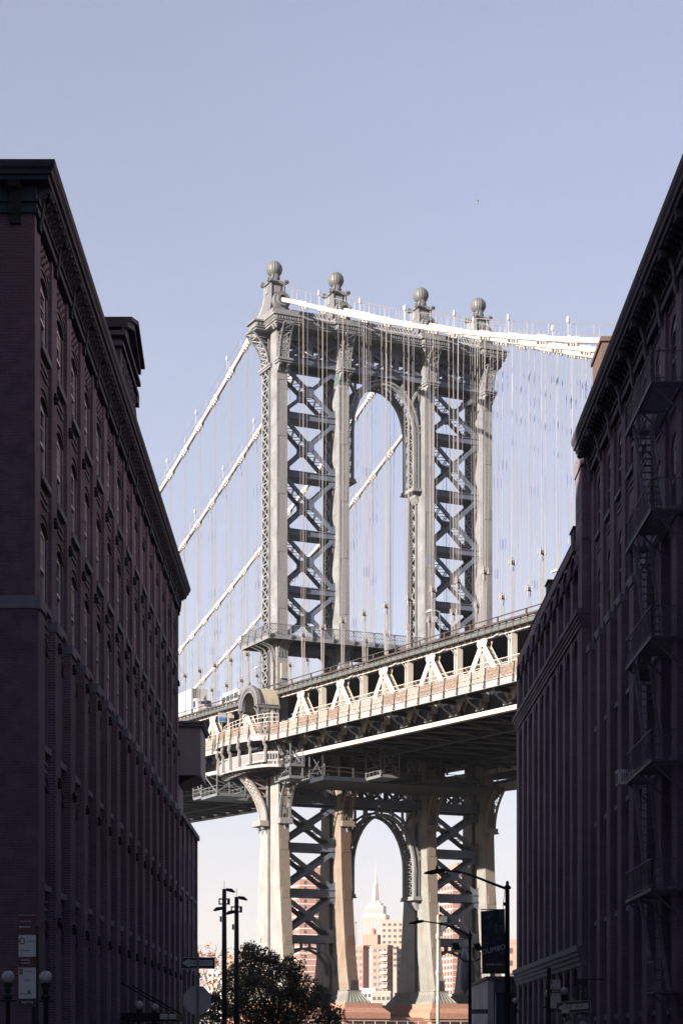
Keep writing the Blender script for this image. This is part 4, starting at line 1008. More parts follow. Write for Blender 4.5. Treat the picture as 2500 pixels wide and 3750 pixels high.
def modillion(over,H,th,mat):
    pr=[(.04,.62*H),(over-.25,.615*H),(over-.22,.56*H),(over-.32,.48*H),(over-.45*over/.63,.44*H),(.13,.34*H),(.10,.26*H),(.04,.24*H)]
    m=MB().prism(pr,-th/2,th/2,lambda p,q,h:(p,h,q)); m.tube((over-.27,-th/2-.01,.54*H),(over-.27,th/2+.01,.54*H),.055*H,8)
    for k in (-1,0,1): m.bar((over-.22,k*th*.3,.6*H),(over*.35,k*th*.3,.40*H),th*.16,.03)
    return M(m,'modillion',mat)
def corbel_arch(w,H,mat):
    m=MB(); n=8
    for r,x in ((w*.42,.09),(w*.33,.12)):
        m.pbar([(x,r*cos(pi*k/n),.33*H+r*sin(pi*k/n)) for k in range(n+1)],.06,.05,(1,0,0))
    m.box(.05,.16,-w*.5,-w*.36,.30*H,.38*H); return M(m,'corbel_arch',mat)

LB_=root('corner_warehouse','tall dark red brick warehouse with heavy bracketed cornice on the left','building')
LX,LY=-8.2,55.5
flL=((2.2,2.65),(6.26,2.7),(10.2,2.7),(14.2,2.1),(17.75,2.1),(21.4,1.8))
yL,_=warehouse(LB_,1,LX,LY,15,3.325,1.06,flL,13.95,24.5,MT['brickL'],sash=MT['sash'],anchors=(20.6,16.96,13.3,9.36,5.28),panel=(23.72,24.28))
H_=1.22; ZB=24.44
def lprof(over,H): return [(-.3,0),(.10,0),(.12,.10*H),(.06,.12*H),(.06,.22*H),(.14,.24*H),(.14,.29*H),(.05,.31*H),(.05,.60*H),(over-.20,.62*H),(over-.18,.70*H),(over-.10,.72*H),(over-.09,.80*H),(over-.02,.86*H),(over,.93*H),(over,H),(-.3,H)]
lp=lprof(.63,H_); n=len(lp)
m1=MB().add([(-24,LY-o_,ZB+z) for o_,z in lp]+[(LX+o_,LY-o_,ZB+z) for o_,z in lp],[(i_,(i_+1)%n,n+(i_+1)%n,n+i_) for i_ in range(n)])
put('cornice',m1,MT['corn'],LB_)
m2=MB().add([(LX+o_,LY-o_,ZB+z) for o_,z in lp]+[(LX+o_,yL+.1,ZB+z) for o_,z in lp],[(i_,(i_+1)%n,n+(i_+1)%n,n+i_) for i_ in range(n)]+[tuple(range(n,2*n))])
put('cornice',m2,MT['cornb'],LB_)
put('roof',MB().box(-30,LX-.35,LY+.3,yL,24.9,25.3).box(-30,LX-1.6,LY-.1,LY+6,25.6,25.72),MT['corn'],LB_)
md=modillion(.63,H_,.17,MT['cornb']); ca=corbel_arch(.55,H_,MT['corn']); big=modillion(.60,H_,.30,MT['cornb'])
k=0; y=LY+.2
while y<yL-.1: share('modillion',md,LB_,(LX,y,ZB)); share('corbel_arch',ca,LB_,(LX,y+.277,ZB)); y+=.5542; k+=1
bs=MB().prism([(.04,-.02),(.12,-.06),(.16,.1),(.20,.45*H_),(.36,.5*H_),(.42,.62*H_),(.04,.62*H_)],-.16,.16,lambda p,q,h:(p,h,q)).box(.02,.1,-.15,.15,-.30,-.02)
BSM=M(bs,'scroll_bracket',MT['black'])
for j in range(16): share('scroll_bracket',BSM,LB_,(LX,LY+j*3.325+.53,ZB))
for x in (-8.72,-10.9,-13.1): share('scroll_bracket',BSM,LB_,(x,LY,ZB),-pi/2)
for k in range(26): share('modillion',md,LB_,(-8.1-k*.55,LY,ZB),-pi/2) if k>1 else None
sm=MB()
for x0,x1 in ((-10.75,-8.95),): sm.box(x0,x1,LY-.09,LY-.04,ZB+.30,ZB+.36).box(x0,x1,LY-.09,LY-.04,ZB+.62,ZB+.68)
put('frieze_panel',sm,MT['corn'],LB_)
# south wall: belt, thicker base, real bricks on a recessed mortar bed
sw=MB().box(-30,LX-.02,LY+.012,LY+.4,13.6,24.45).box(-30,LX+.1,LY-.088,LY+.4,0,13.6)
put('mortar_bed',sw,MT['mortar'],LB_)
put('belt_course',MB().box(-30,LX+.16,LY-.16,LY+.2,13.62,13.97),MT['stone'],LB_)
random.seed(11); BM=[]
for s_ in range(6):
    L=(.212,.212,.102)[s_%3]; j=random.Random(s_); e=.004
    b_=MB().box(0,L,-.0,.03,0,.0665); b_.v=[(x+j.uniform(-.002,.002),y+j.uniform(-.004,.0),z+j.uniform(-.0015,.0015)) for x,y,z in b_.v]; BM.append(M(b_,'brick',MT['brick']))
rest=MB(); nob=0; z=24.36; row=0
while z>1.5:
    yy=LY-.012 if z>13.98 else (LY-.112 if z<13.55 else None)
    xr=LX-.0 if z>13.9 else LX+.1; x=xr-(0 if row%2 else .106)
    row+=1
    if yy is not None:
        hd=(row%7==0); xx=xr
        first=True
        while xx>-9.75:
            L=.102 if (hd or (first and row%2)) else .212; first=False
            if nob<300 and z>11: share('brick',BM[random.randrange(0,6,3)+ (2 if L<.2 else 0)],LB_,(xx-L,yy,z)); nob+=1
            else: rest.box(xx-L,xx,yy+random.uniform(-.004,.002),yy+.03,z,z+.0665)
            xx-=L+.010
    z-=.0767
put('brickwork',rest,MT['brick'],LB_,kind='stuff')
# roof name pediment
PD=MB(); py0,py1=75.2,81.0
PD.prism([(py0,25.6),(py1,25.6),(py1-.2,27.9),(py1-.9,28.6),((py0+py1)/2,29.35),(py0+.9,28.75),(py0+.2,28.0)],-8.5,-7.95,lambda p,q,h:(h,p,q))
ped=put('roof_pediment',PD,MT['cornb'],LB_,label='carved name pediment standing on the cornice')
pm=MB()
for z,o_ in ((27.6,.12),(28.0,.2)): pm.box(-8.55,-7.95+o_,py0-.1,py1+.1,z,z+.16)
for sy in (0,1):
    A=[(py0+.3,28.55),((py0+py1)/2,29.3)] if sy==0 else [((py0+py1)/2,29.3),(py1-.3,28.45)]
    pm.bar((-8.2,A[0][0],A[0][1]),(-8.2,A[1][0],A[1][1]),1.0,.22); pm.bar((-8.15,A[0][0],A[0][1]+.18),(-8.15,A[1][0],A[1][1]+.18),1.2,.14)
put('moulding',pm,MT['cornb'],ped)
rl=MB(); r=random.Random(5)
for k in range(26): y=py0+.8+k*.17; rl.box(-7.96,-7.90,y,y+.07,26.4,26.4+r.uniform(.3,.9)); rl.ball((-7.95,y,27.2+r.uniform(-.1,.2)),.09,6,4)
put('relief_carving',rl,MT['cornb'],ped,kind='stuff')
put('roof_finial',MB().box(-8.3,-7.85,80.9,81.5,27.3,27.75).frust((-8.08,81.2),.2,.25,.1,.12,26.3,27.3),MT['cornb'],LB_)

# lower neighbour on the left with a metal clad rooftop box
NB=root('low_warehouse','lower brick building with pilasters behind the left warehouse','building')
warehouse(NB,1,LX,106.75,4,3.4,.9,((2.2,2.2),(6.2,2.2),(10.2,2.0)),6.0,13.9,MT['brickL'],sash=MT['sashd'],label=False)
put('parapet',MB().box(-25,LX+.12,106.8,121.3,13.9,14.15),MT['stone'],NB)
bxm=root('metal_clad_box','plain grey metal clad box overhanging the low left building','building',(0,0,0))
put('body',MB().box(-14,-7.18,108.6,112.6,16.15,18.75),pmat('grey_cladding',(.20,.20,.215),.6,var=.05),bxm)
put('cap',MB().box(-14,-7.05,108.4,112.9,18.75,18.9).box(-14,-6.98,108.3,113.0,18.9,19.02),MT['stone'],bxm)
put('soffit',MB().frust((-10.9,110.6),2.6,1.6,3.5,1.95,15.75,16.15).box(-14,-8.4,109,112.4,13.9,15.75),MT['dark'],bxm)

# right warehouse with fire escape
RB=root('fire_escape_warehouse','dark brick warehouse with bracketed cornice on the right','building')
RX=10.8; flR=((2.9,2.5),(6.85,2.5),(10.95,2.4),(14.9,2.3),(18.9,2.2),(22.9,2.0))
RY=86-8*3.08-.98
yR,_=warehouse(RB,-1,RX,RY,8,3.08,.98,flR,18.55,26.55,MT['brickR'],sash=MT['sashd'],panel=(25.55,26.25),rise=.35,label=False,ww=1.35,dp=.12,dpl=.26)
put('near_wall',MB().box(RX,32,28,RY+.02,0,26.5),MT['brickR'],RB)
HR=1.55; ZR=27.35-HR
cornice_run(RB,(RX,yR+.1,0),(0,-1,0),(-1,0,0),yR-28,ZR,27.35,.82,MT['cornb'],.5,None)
put('roof',MB().box(RX+.3,32,28,yR,26.5,27.0),MT['corn'],RB)
mdr=modillion(.78,HR,.16,MT['corn']); bgr=M(MB().prism([(.04,-.35),(.10,-.4),(.16,-.1),(.18,.2*HR),(.30,.42*HR),(.55,.5*HR),(.68,.62*HR),(.04,.62*HR)],-.17,.17,lambda p,q,h:(p,h,q)).tube((.5,-.2,.5*HR),(.5,.2,.5*HR),.12,8),'scroll_bracket',MT['cornb'])
for j in range(9):
    share('scroll_bracket',bgr,RB,(RX,RY+j*3.08+.49,ZR),pi)
    if j<8:
        for q in (.62,1.17,1.72,2.27): share('modillion',mdr,RB,(RX,RY+j*3.08+.49+q-.1,ZR),pi)
# far part of the right side: brown arcade building, slightly proud
FB=root('arcade_building','brown brick arcade building with tall piers and stone bands on the right','building')
FX=10.44; FY0,FY1=86.1,115.2; nbF=10; bF=2.72
def fx(y): return FX-.0056*(y-86)
fw=MB(); fw.box(FX+.35,30,FY0,FY1,0,23.3)
PR=.55; pwF=.95
ys=[FY0+1.0+k*bF for k in range(nbF+1)]
for k,y in enumerate(ys):
    x=fx(y); fw.box(x,FX+.5,y-pwF/2,y+pwF/2,5.6,20.0); fw.box(x+.02,FX+.5,y-pwF/2+.1,y+pwF/2-.1,20.0,22.9); fw.box(x,FX+.5,y-pwF/2,y+pwF/2,0,5.3)
fw.box(FX,FX+.5,FY0,ys[0],0,23.2); fw.box(fx(FY1),FX+.5,ys[-1],FY1,0,23.2)
for k in range(nbF):
    a,b=ys[k]+pwF/2,ys[k+1]-pwF/2; x=fx(a); n=8
    for zs,zt,rr in ((18.7,20.0,.72),(22.0,23.25,.5),(4.35,5.4,.8)):
        aa,bb=(a,b) if zs!=22.0 else (a-.1,b+.1); w_=bb-aa
        arc=[(aa+w_*i_/n,zs+w_/2*rr*sqrt(max(0,1-(1-2*i_/n)**2))) for i_ in range(n+1)]
        fw.prism([(aa,zt)]+arc+[(bb,zt)],x+.03,FX+.45,lambda p,q,h:(h,p,q))
    fw.box(x+.18,FX+.45,a,b,20.0,20.5)
put('wall',fw,MT['brickF'],FB)
put('parapet',MB().box(fx(100)-.04,FX+.6,FY0+2.2,FY1+.05,23.2,23.65),MT['brickF'],FB)
def band(z0,pr):
    m=MB()
    for d,za,zb_ in pr:
        m.add([(fx(FY0)-d,FY0-d*.5,za),(fx(FY1)-d,FY1+d*.6,za),(FX+.4,FY1+d*.6,za),(FX+.4,FY0-d*.5,za),(fx(FY0)-d,FY0-d*.5,zb_),(fx(FY1)-d,FY1+d*.6,zb_),(FX+.4,FY1+d*.6,zb_),(FX+.4,FY0-d*.5,zb_)],[(0,3,2,1),(4,5,6,7),(0,1,5,4),(1,2,6,5),(2,3,7,6),(3,0,4,7)])
    return m
put('band_course',band(0,((.24,20.0,20.22),(.17,19.84,20.0),(.11,19.68,19.84),(.06,19.5,19.68))),MT['brickF'],FB)
put('base_course',band(0,((.24,5.7,5.95),(.17,5.5,5.7),(.11,5.3,5.5),(.05,5.08,5.3))),MT['stone'],FB)
lm_=MB(); n=10
hood=M(MB().pbar([(-.05,.95*cos(pi*k/n),.62*sin(pi*k/n)) for k in range(n+1)],.1,.12,(1,0,0)).bar((-.05,.95,0),(-.05,1.36,-.05),.1,.12,(1,0,0)).bar((-.05,-.95,0),(-.05,-1.36,-.05),.1,.12,(1,0,0)),'hood_mould',MT['brickF'])
FW1=window_meshes('',1.7,1.55,.4,MT['sashd']); FW2=window_meshes('',1.7,3.1,.5,MT['sashd']); FW3=window_meshes('',1.7,2.6,.5,MT['sashd'])
for k in range(nbF):
    yc=(ys[k]+ys[k+1])/2; x=fx(yc)
    share('hood_mould',hood,FB,(x,yc,22.35))
    wo=share('window',FW1['frame'],FB,(FX+.30,yc,20.52),pi); share('pane',FW1['up'],wo); share('pane',FW1['lo'],wo); share('tympanum',FW1['ty'],wo)
    for z,fwm in ((15.2,FW2),(11.0,FW2),(6.9,FW2),(1.3,FW3)):
        wo=share('window',fwm['frame'],FB,(FX+.31,yc,z),pi); share('pane',fwm['up'],wo); share('pane',fwm['lo'],wo)
    if True:
        for z in (14.3,10.1): put('spandrel',MB().box(x+.2,FX+.36,ys[k]+pwF/2,ys[k+1]-pwF/2,z,z+.9),MT['brickF'],FB)
# stair turret and sunlit bulkhead
tw=MB().box(FX,24,FY0-.05,88.3,23.2,26.7).box(FX-.06,24,FY0-.1,88.36,26.3,26.9)
put('turret',tw,MT['brickF'],FB)
wo=share('window',FW1['frame'],FB,(FX-.01,87.1,23.9),pi); share('pane',FW1['up'],wo); share('pane',FW1['lo'],wo)
put('bulkhead',MB().box(11.3,18,86.1,89.25,26.9,31.55).box(11.22,18,86.0,89.35,31.55,31.75),MT['brickP'],FB,label='sunlit orange brick bulkhead above the cornice')
for yb,zt in ((90.7,24.75),(101.5,24.85)): put('roof_vent',MB().box(10.62,11.6,yb-.3,yb+1.0,23.2,zt).box(10.56,11.66,yb-.36,yb+1.06,zt,zt+.07),MT['corn'],FB)
rr=MB(); y=FY0+2.5
while y<FY1: rr.bar((fx(y)+.25,y,23.6),(fx(y)+.25,y,24.35),.03,.03); y+=.35
rr.bar((fx(FY0)+.25,FY0+2.4,24.35),(fx(FY1)+.25,FY1,24.35),.05,.05); rr.bar((fx(FY0)+.25,FY0+2.4,24.0),(fx(FY1)+.25,FY1,24.0),.035,.035)
put('roof_railing',rr,MT['black'],FB)

# fire escape
FE=root('fire_escape','black iron fire escape with balconies and steep stairs on the right warehouse','fire escape')
lv=[22.3,18.35,14.4,10.55,6.55]
slat=MB()
for k in range(37): slat.box(9.82,10.78,63.0+k*.15,63.035+k*.15,-.02,.02) if not (21<k<32) else slat.box(10.5,10.78,63.0+k*.15,63.035+k*.15,-.02,.02)
slat.box(9.78,9.84,62.95,68.55,-.06,.05).box(10.72,10.78,62.95,68.55,-.06,.05)
SLM=M(slat,'platform',MT['escape'])
rlm=MB()
def rail(m,p,q,n):
    p,q=V(p),V(q); m.bar(p+V((0,0,.95)),q+V((0,0,.95)),.035,.035); m.bar(p+V((0,0,.12)),q+V((0,0,.12)),.025,.025)
    for k in range(n+1):
        c=p.lerp(q,k/n); m.bar(c,c+V((0,0,.95)),.018,.018)
        if k<n and k%2==0: e=p.lerp(q,min(1,(k+1)/n)); m.bar(c+V((0,0,.12)),e+V((0,0,.95)),.014,.014); m.bar(c+V((0,0,.95)),e+V((0,0,.12)),.014,.014)
rail(rlm,(9.8,62.97,0),(9.8,68.5,0),14); rail(rlm,(9.8,62.97,0),(10.76,62.97,0),4); rail(rlm,(9.8,68.5,0),(10.76,68.5,0),4)
RLM=M(rlm,'railing',MT['escape'])
brk=MB().bar((9.85,0,-.05),(10.78,0,-.9),.05,.05).bar((9.85,0,-.06),(10.78,0,-.06),.05,.06)
BKM=M(brk,'support_bracket',MT['escape'])
for z in lv:
    share('platform',SLM,FE,(0,0,z)); share('railing',RLM,FE,(0,0,z)); [share('support_bracket',BKM,FE,(0,y,z)) for y in (63.2,65.8,68.3)]
for a,b in zip(lv,lv[1:]):
    s_=MB(); p0,p1=V((0,67.4,a)),V((0,64.6,b))
    for x in (9.9,10.42): s_.bar(p0+V((x,0,0)),p1+V((x,0,0)),.035,.10,(1,0,0)); s_.bar(p0+V((x,0,.8)),p1+V((x,0,.8)),.022,.022)
    so=put('stair',s_,MT['escape'],FE)
    for k in range(1,14): c=p0.lerp(p1,k/14); put('tread',MB().box(9.92,10.4,c.y-.06,c.y+.06,c.z-.012,c.z+.012),MT['escape'],so)
dl=MB()
for x in (9.95,10.4): dl.bar((x,66.2,6.5),(x,63.4,3.4),.05,.12,(1,0,0))
for k in range(9): c=V((0,66.2,6.5)).lerp(V((0,63.4,3.4)),k/9); dl.box(9.97,10.38,c.y-.08,c.y+.08,c.z-.015,c.z+.015)
dl.box(9.85,10.75,62.9,64.3,3.32,3.38); rail(dl,(9.85,62.9,3.35),(9.85,64.3,3.35),6); dl.bar((9.9,63.4,3.3),(10.78,63.4,2.4),.06,.06)
put('drop_stair',dl,MT['escape'],FE)
ac=root('air_conditioner','pale window air conditioner jutting from the right brick wall','air conditioner',(RX-.12,72.6,11.0),0)
put('case',MB().box(-.62,.0,-.33,.33,0,.5).box(-.64,.0,-.35,.35,.47,.52),pmat('pale_enamel',(.55,.55,.60),.5,var=.05),ac)
for k in range(6): put('louvre',MB().box(-.645,-.62,-.28,.28,.06+k*.065,.09+k*.065),MT['stone'],ac)
for k in range(5): put('louvre',MB().box(-.5+k*.08,-.46+k*.08,-.345,-.33,.1,.4),MT['stone'],ac)
ac2=root('wall_sign_frame','small white framed sign projecting from the right brick wall','sign',(RX-.1,69.0,14.0),0)
put('frame',MB().box(-.5,0,-.03,.03,0,.06).box(-.5,0,-.03,.03,.95,1.0).box(-.5,-.45,-.028,.028,.06,.95),MT['white'],ac2); put('plate',MB().box(-.45,0,-.015,.015,.06,.95),MT['dark'],ac2)

# unseen blocks added outside the view to shade the street and bounce warm light
def block(name,label,x0,x1,y0,y1,h,mat,face):
    r=root(name,label,'building'); put('wall',MB().box(x0,x1,y0,y1,0,h),mat,r); put('parapet',MB().box(x0-.2,x1+.2,y0-.2,y1+.2,h,h+.9),MT['stone'],r)  # wall and parapet of an added unseen block
    wm=M(MB().box(-.02,.03,-.75,.75,0,1.9),'window',MT['glass'])  # window of the added unseen blocks only
    xs=x1 if face>0 else x0; y=y0+2.2
    while y<y1-2:
        for z in range(5,int(h)-3,8): share('window',wm,r,(xs,y,z),0 if face>0 else pi)
        y+=6.5
block('setback_shade_block','unseen brick block added behind the left warehouse to shade the street',-58,-23,58,103,41,MT['brickF'],1)
block('side_street_shade_block','unseen brick block added across the side street on the left for shade',-60,-9.5,-46,40,46,MT['brickL'],1)
block('warm_bounce_block','unseen cream block added behind the right warehouse to bounce warm light',34,60,28,84,58,pmat('warm_bounce_cream',(.55,.45,.37),.8,var=.08,scale=.3),-1)

# ------------------------------------------------------------------ lettering helper
def text(body,size,mat,parent,loc,rot,name='lettering',align='CENTER',extrude=.002,shear=0,sx=1.0):
    c=bpy.data.curves.new(name,'FONT'); c.body=body; c.size=size; c.extrude=extrude; c.align_x=align; c.align_y='CENTER'; c.shear=shear; c.resolution_u=2
    t=bpy.data.objects.new(name,c); COL.objects.link(t)
    dg=bpy.context.evaluated_depsgraph_get(); me=bpy.data.meshes.new_from_object(t.evaluated_get(dg)); bpy.data.objects.remove(t)
    me.materials.clear(); me.materials.append(mat); o=link(name,me,parent,loc); o.rotation_euler=rot; o.scale=(sx,1,1); return o
FACE=(pi/2,0,0)
MT['signw']=pmat('sign_white',(.33,.33,.38),.5,var=.05); MT['signk']=pmat('sign_black',(.012,.014,.02),.5); MT['pole']=pmat('galvanised_pole',(.10,.11,.12),.5)
MT['maroon']=pmat('sign_maroon',(.045,.018,.025),.5); MT['signg']=pmat('sign_green',(.02,.07,.05),.5); MT['stopback']=pmat('bare_aluminium_back',(.24,.24,.28),.45,var=.05)
def globe_lamp(x,y,z,d,label,group,h0=.14):
    r=root('globe_lamp',label,'street lamp',(x,y,0),0,group)
    put('post',MB().lathe([(.16,h0),(.16,.5),(.07,.7),(.055,z-d*1.1),(.11,z-d*1.0),(.06,z-d*.9),(.13,z-d*.62),(.11,z-d*.45)],10),MT['black'],r,smooth=True)
    put('arms',MB().box(-.2,.2,-.03,.03,z-d*1.9,z-d*1.75).lathe([(.09,z-d*1.7),(.13,z-d*1.5),(.05,z-d*1.2)],8),MT['black'],r)
    put('globe',MB().ball((0,0,z),d/2,24,16),MT['globe'],r,smooth=True)
globe_lamp(*px(29,3580,52)[:2],px(29,3580,52).z,.335,'white globe lamp at the left edge of the photo','globe lamps by the left corner')
globe_lamp(*px(167,3581,52)[:2],px(167,3581,52).z,.335,'white globe lamp right of the tall parking sign','globe lamps by the left corner')
globe_lamp(*px(508,3683,75)[:2],px(508,3683,75).z,.335,'white globe lamp before the dark entrance canopy, left one','globe lamps by the canopy')
globe_lamp(*px(565,3692,78)[:2],px(565,3692,78).z,.325,'white globe lamp before the dark entrance canopy, right one','globe lamps by the canopy')
globe_lamp(*px(2066,3632,72)[:2],px(2066,3632,72).z,.285,'white globe lamp beside the right parking signs','globe lamps on the right pavement')
globe_lamp(*px(1887,3667,108)[:2],px(1887,3667,108).z,.315,'white globe lamp beside the banner post','globe lamps on the right pavement')
globe_lamp(*px(2006,3640,80)[:2],px(2006,3640,80).z,.30,'white globe lamp half hidden behind the parking sign post','globe lamps on the right pavement')
def one_way(u,v,Y,tilt,label,w=.914,h=.305):
    c=px(u,v,Y); r=root('one_way_sign',label,'street sign',(c.x,Y,0))
    b=put('plate',MB().box(-w/2,w/2,-.004,.0,-h/2,h/2),MT['signw'],r,loc=(0,.055,c.z)); b.rotation_euler=(0,tilt,0)
    put('black_field',MB().box(-w/2+.012,w/2-.012,-.0075,-.0045,-h/2+.012,h/2-.012),MT['signk'],b)
    put('arrow',MB().prism([(-w/2+.04,0),(-w/2+.24,.12),(-w/2+.24,.072),(w/2-.06,.072),(w/2-.06,-.072),(-w/2+.24,-.072),(-w/2+.24,-.12)],-.011,-.008,lambda p,q,hh:(p,hh,q)),MT['signw'],b)
    text('ONE',.135,MT['signk'],b,(-.165,-.013,0),FACE); text('WAY',.135,MT['signk'],b,(.20,-.013,0),FACE)
    return r,c
r,c=one_way(724,3528,54,0,'one way sign above the grey octagonal sign back, on the left')
put('post',MB().box(-.035,.035,-.02,.03,.1,c.z+.27),MT['pole'],r)
for k in range(24): put('post_hole',MB().box(-.008,.008,-.0225,-.0205,2.2+k*.09,2.22+k*.09),MT['signk'],r)
o8=px(721,3664,54); st_=root('octagonal_sign','blank grey back of an octagonal stop sign below the left one way sign','street sign',(o8.x,54.06,0))
put('plate',MB().prism([(.40*cos(pi/8+k*pi/4),.40*sin(pi/8+k*pi/4)) for k in range(8)],0,.012,lambda p,q,h:(p,h,o8.z+q)),MT['stopback'],st_)
for dz in (-.26,.0,.26): put('bolt',MB().box(-.03,.03,-.10,-.082,o8.z+dz-.03,o8.z+dz+.03),MT['alu'],st_)
r2,c2=one_way(2100,3689,54,-.07,'tilted one way sign with a torn corner, low on the right')
put('post',MB().tube((0,.09,.1),(0,.09,c2.z+.25),.04,8),MT['pole'],r2)
put('sticker_patch',MB().box(-.32,-.12,.042,.044,c2.z-.17,c2.z-.03),MT['signw'],r2)
ct=root('control_box','grey control box with twin hoods under the right one way sign','cabinet',px(2110,3740,55))
put('case',MB().box(-.32,.3,-.1,.25,-.5,.05).box(-.36,.34,-.14,.29,.05,.10),MT['pole'],ct)
for x in (-.2,.15): put('hood',MB().tube((x,-.28,-.12),(x,-.1,-.12),.11,10),MT['stopback'],ct)
# parking sign stacks
def signstack(u,v0,Y,label,rows,polex,topz,w=.305):
    c=px(u,v0,Y); r=root('parking_sign',label,'street sign',(c.x,Y,0))
    put('post',MB().box(polex-.055,polex+.055,.0,.09,.1,topz),MT['black'],r)
    z=c.z
    for hh,mat,items in rows:
        p=put('sign_plate',MB().box(-w/2,w/2,-.012,-.006,z-hh,z-.012),MT[mat],r)
        for it in items:
            if it[0]=='t': text(it[1],it[2],MT[it[3]],p,(it[4],-.015,z-hh*it[5]),FACE)
            elif it[0]=='b': put('mark',MB().box(it[1],it[2],-.016,-.0125,z-hh*it[4],z-hh*it[3]),MT[it[5]],p)
            elif it[0]=='r': put('ring_mark',MB().pbar([(it[1]+it[3]*cos(2*pi*k/14),-.015,z-hh*it[2]+it[3]*1.2*sin(2*pi*k/14)) for k in range(15)],.016,.004,(0,1,0)),MT[it[4]],p)
        z-=hh
    return r
signstack(100,3340,36,'tall stack of parking signs on a dark post before the left corner',[
 (.40,'maroon',[('t','NO STANDING',.042,'signw',0,.16),('t','Anytime',.06,'signw',-.03,.42),('b',-.13,.06,.66,.70,'signw'),('b',-.14,-.10,.63,.73,'signw')]),
 (.40,'signw',[('r',-.09,.3,.045,'signk'),('t','NO\nPARKING',.03,'signg',.05,.3),('b',-.12,.06,.72,.745,'maroon')]),
 (.18,'maroon',[('b',-.11,.05,.3,.36,'signw'),('b',-.11,.05,.6,.66,'signw')]),
 (.56,'signw',[('b',-.14,-.08,.06,.24,'signg'),('t','2',.07,'signw',-.11,.15),('t','HOUR',.045,'signg',.03,.15),('t','PARKING\n9AM-7PM',.028,'signg',.0,.42),('b',-.13,.08,.84,.87,'signg'),('b',.01,.05,.72,.84,'signg')]),
 (.14,'signk',[('t','3427705',.06,'signw',0,.5)])],.135,px(0,3393,36).z)
signstack(2033,3588,62,'pair of pale parking signs on a thin post on the right pavement',[
 (.30,'signw',[('b',-.14,-.10,.1,.5,'signk'),('t','NO PARKING\n8-9AM',.03,'signg',.02,.25),('b',-.12,.08,.78,.82,'signg')]),
 (.12,'maroon',[('b',-.10,.1,.4,.6,'signw')]),
 (.46,'signw',[('b',-.14,-.11,.06,.2,'signk'),('t','2 HOUR\nMETERED',.03,'signg',.02,.2),('t','9AM-7PM',.026,'signg',.0,.55),('b',-.12,.08,.86,.89,'signg')]),
 (.12,'signk',[])],-.19,px(0,3545,62).z)
# hanging banner on the arcade building
b2=px(2131,3590,79); bn=root('vertical_banner','dark blade banner reading 25 Washington on the right building','banner',(b2.x,79,0))
put('cloth',MB().box(-.22,.22,0,.02,b2.z-1.35,b2.z),MT['signk'],bn); put('rod',MB().tube((-.24,.01,b2.z+.02),(.9,.01,b2.z+.02),.02,6),MT['black'],bn)
text('25 Washington',.15,MT['signw'],bn,(-.07,-.012,b2.z-.65),(pi/2,pi/2,0)); text('Studios Offices',.07,MT['signw'],bn,(.12,-.012,b2.z-.5),(pi/2,pi/2,0))
# entrance canopy on the left frontage
cp=root('entrance_canopy','dark flat entrance canopy hung from rods on the left brick wall','canopy')
z0=px(570,3740,79).z; z1=px(570,3715,79).z
put('canopy_box',MB().box(-8.1,-6.0,76.5,81.5,z0,z1),MT['black'],cp)
for x in (-6.35,-6.02): put('light_panel',MB().box(x-.24,x+.05,76.44,76.49,z0+.03,z1-.03),MT['signw'],cp)
for y in (76.8,81.2): put('tie_rod',MB().tube((-6.1,y,z1),(-8.1,y,z1+1.15),.03,6),MT['black'],cp)
# street lamps with mast arms on the right pavement
def mast_lamp(u,vtop,Y,pts,label,r0=.125,head=1.0):
    c=px(u,vtop,Y); r=root('street_lamp',label,'street lamp',(c.x,Y,0),0,'street lamps with mast arms')
    put('post',MB().lathe([(.26,.14),(.24,.9),(.15,1.1),(r0,1.3),(r0*.72,c.z-.3),(.16,c.z-.28),(.15,c.z-.2),(.06,c.z-.1),(.07,c.z),(.02,c.z+.06)],12),MT['black'],r,smooth=True)
    P=[px(a,b,Y)-V((c.x,Y,0)) for a,b in pts]; P=[V((p.x,0,p.z)) for p in P]
    m=MB(); n=len(P)
    for i_,(p,q) in enumerate(zip(P,P[1:])): m.tube(p,q,.06-.03*i_/n,8,.06-.03*(i_+1)/n)
    put('mast_arm',m,MT['black'],r); e=P[-1]; d=(P[-1]-P[-2]).normalized()
    put('lamp_head',MB().prism([(0,.07),(0,-.06),(.55*head,-.10),(.9*head,-.03),(.86*head,.03),(.3*head,.10)],-.16,.16,lambda p,q,h:(e.x-p,h,e.z+q-d.z*p)).box(e.x-.4,e.x-.3,-.05,.05,e.z+.02,e.z+.2),MT['black'],r)
    return r,c
rl1,c1=mast_lamp(1857,3232,85,[(1853,3256),(1800,3236),(1740,3212),(1690,3196),(1630,3188)],'dark mast arm street lamp carrying the banner')
rl2,c2_=mast_lamp(1720,3412,118,[(1718,3428),(1690,3412),(1650,3393),(1600,3382),(1550,3375)],'dark mast arm street lamp with twin floodlights and street name sign',.11,.95)
P2=lambda u,v,Y,c:(px(u,v,Y)-V((c.x,Y,0)))
put('cable_loop',MB().path([P2(1853,3240,85,c1),P2(1848,3262,85,c1),P2(1843,3300,85,c1),P2(1841,3330,85,c1),P2(1850,3334,85,c1)],.012,5).box(P2(1841,3312,85,c1).x,P2(1853,3312,85,c1).x,-.06,.06,P2(0,3318,85,c1).z,P2(0,3306,85,c1).z),MT['black'],rl1)
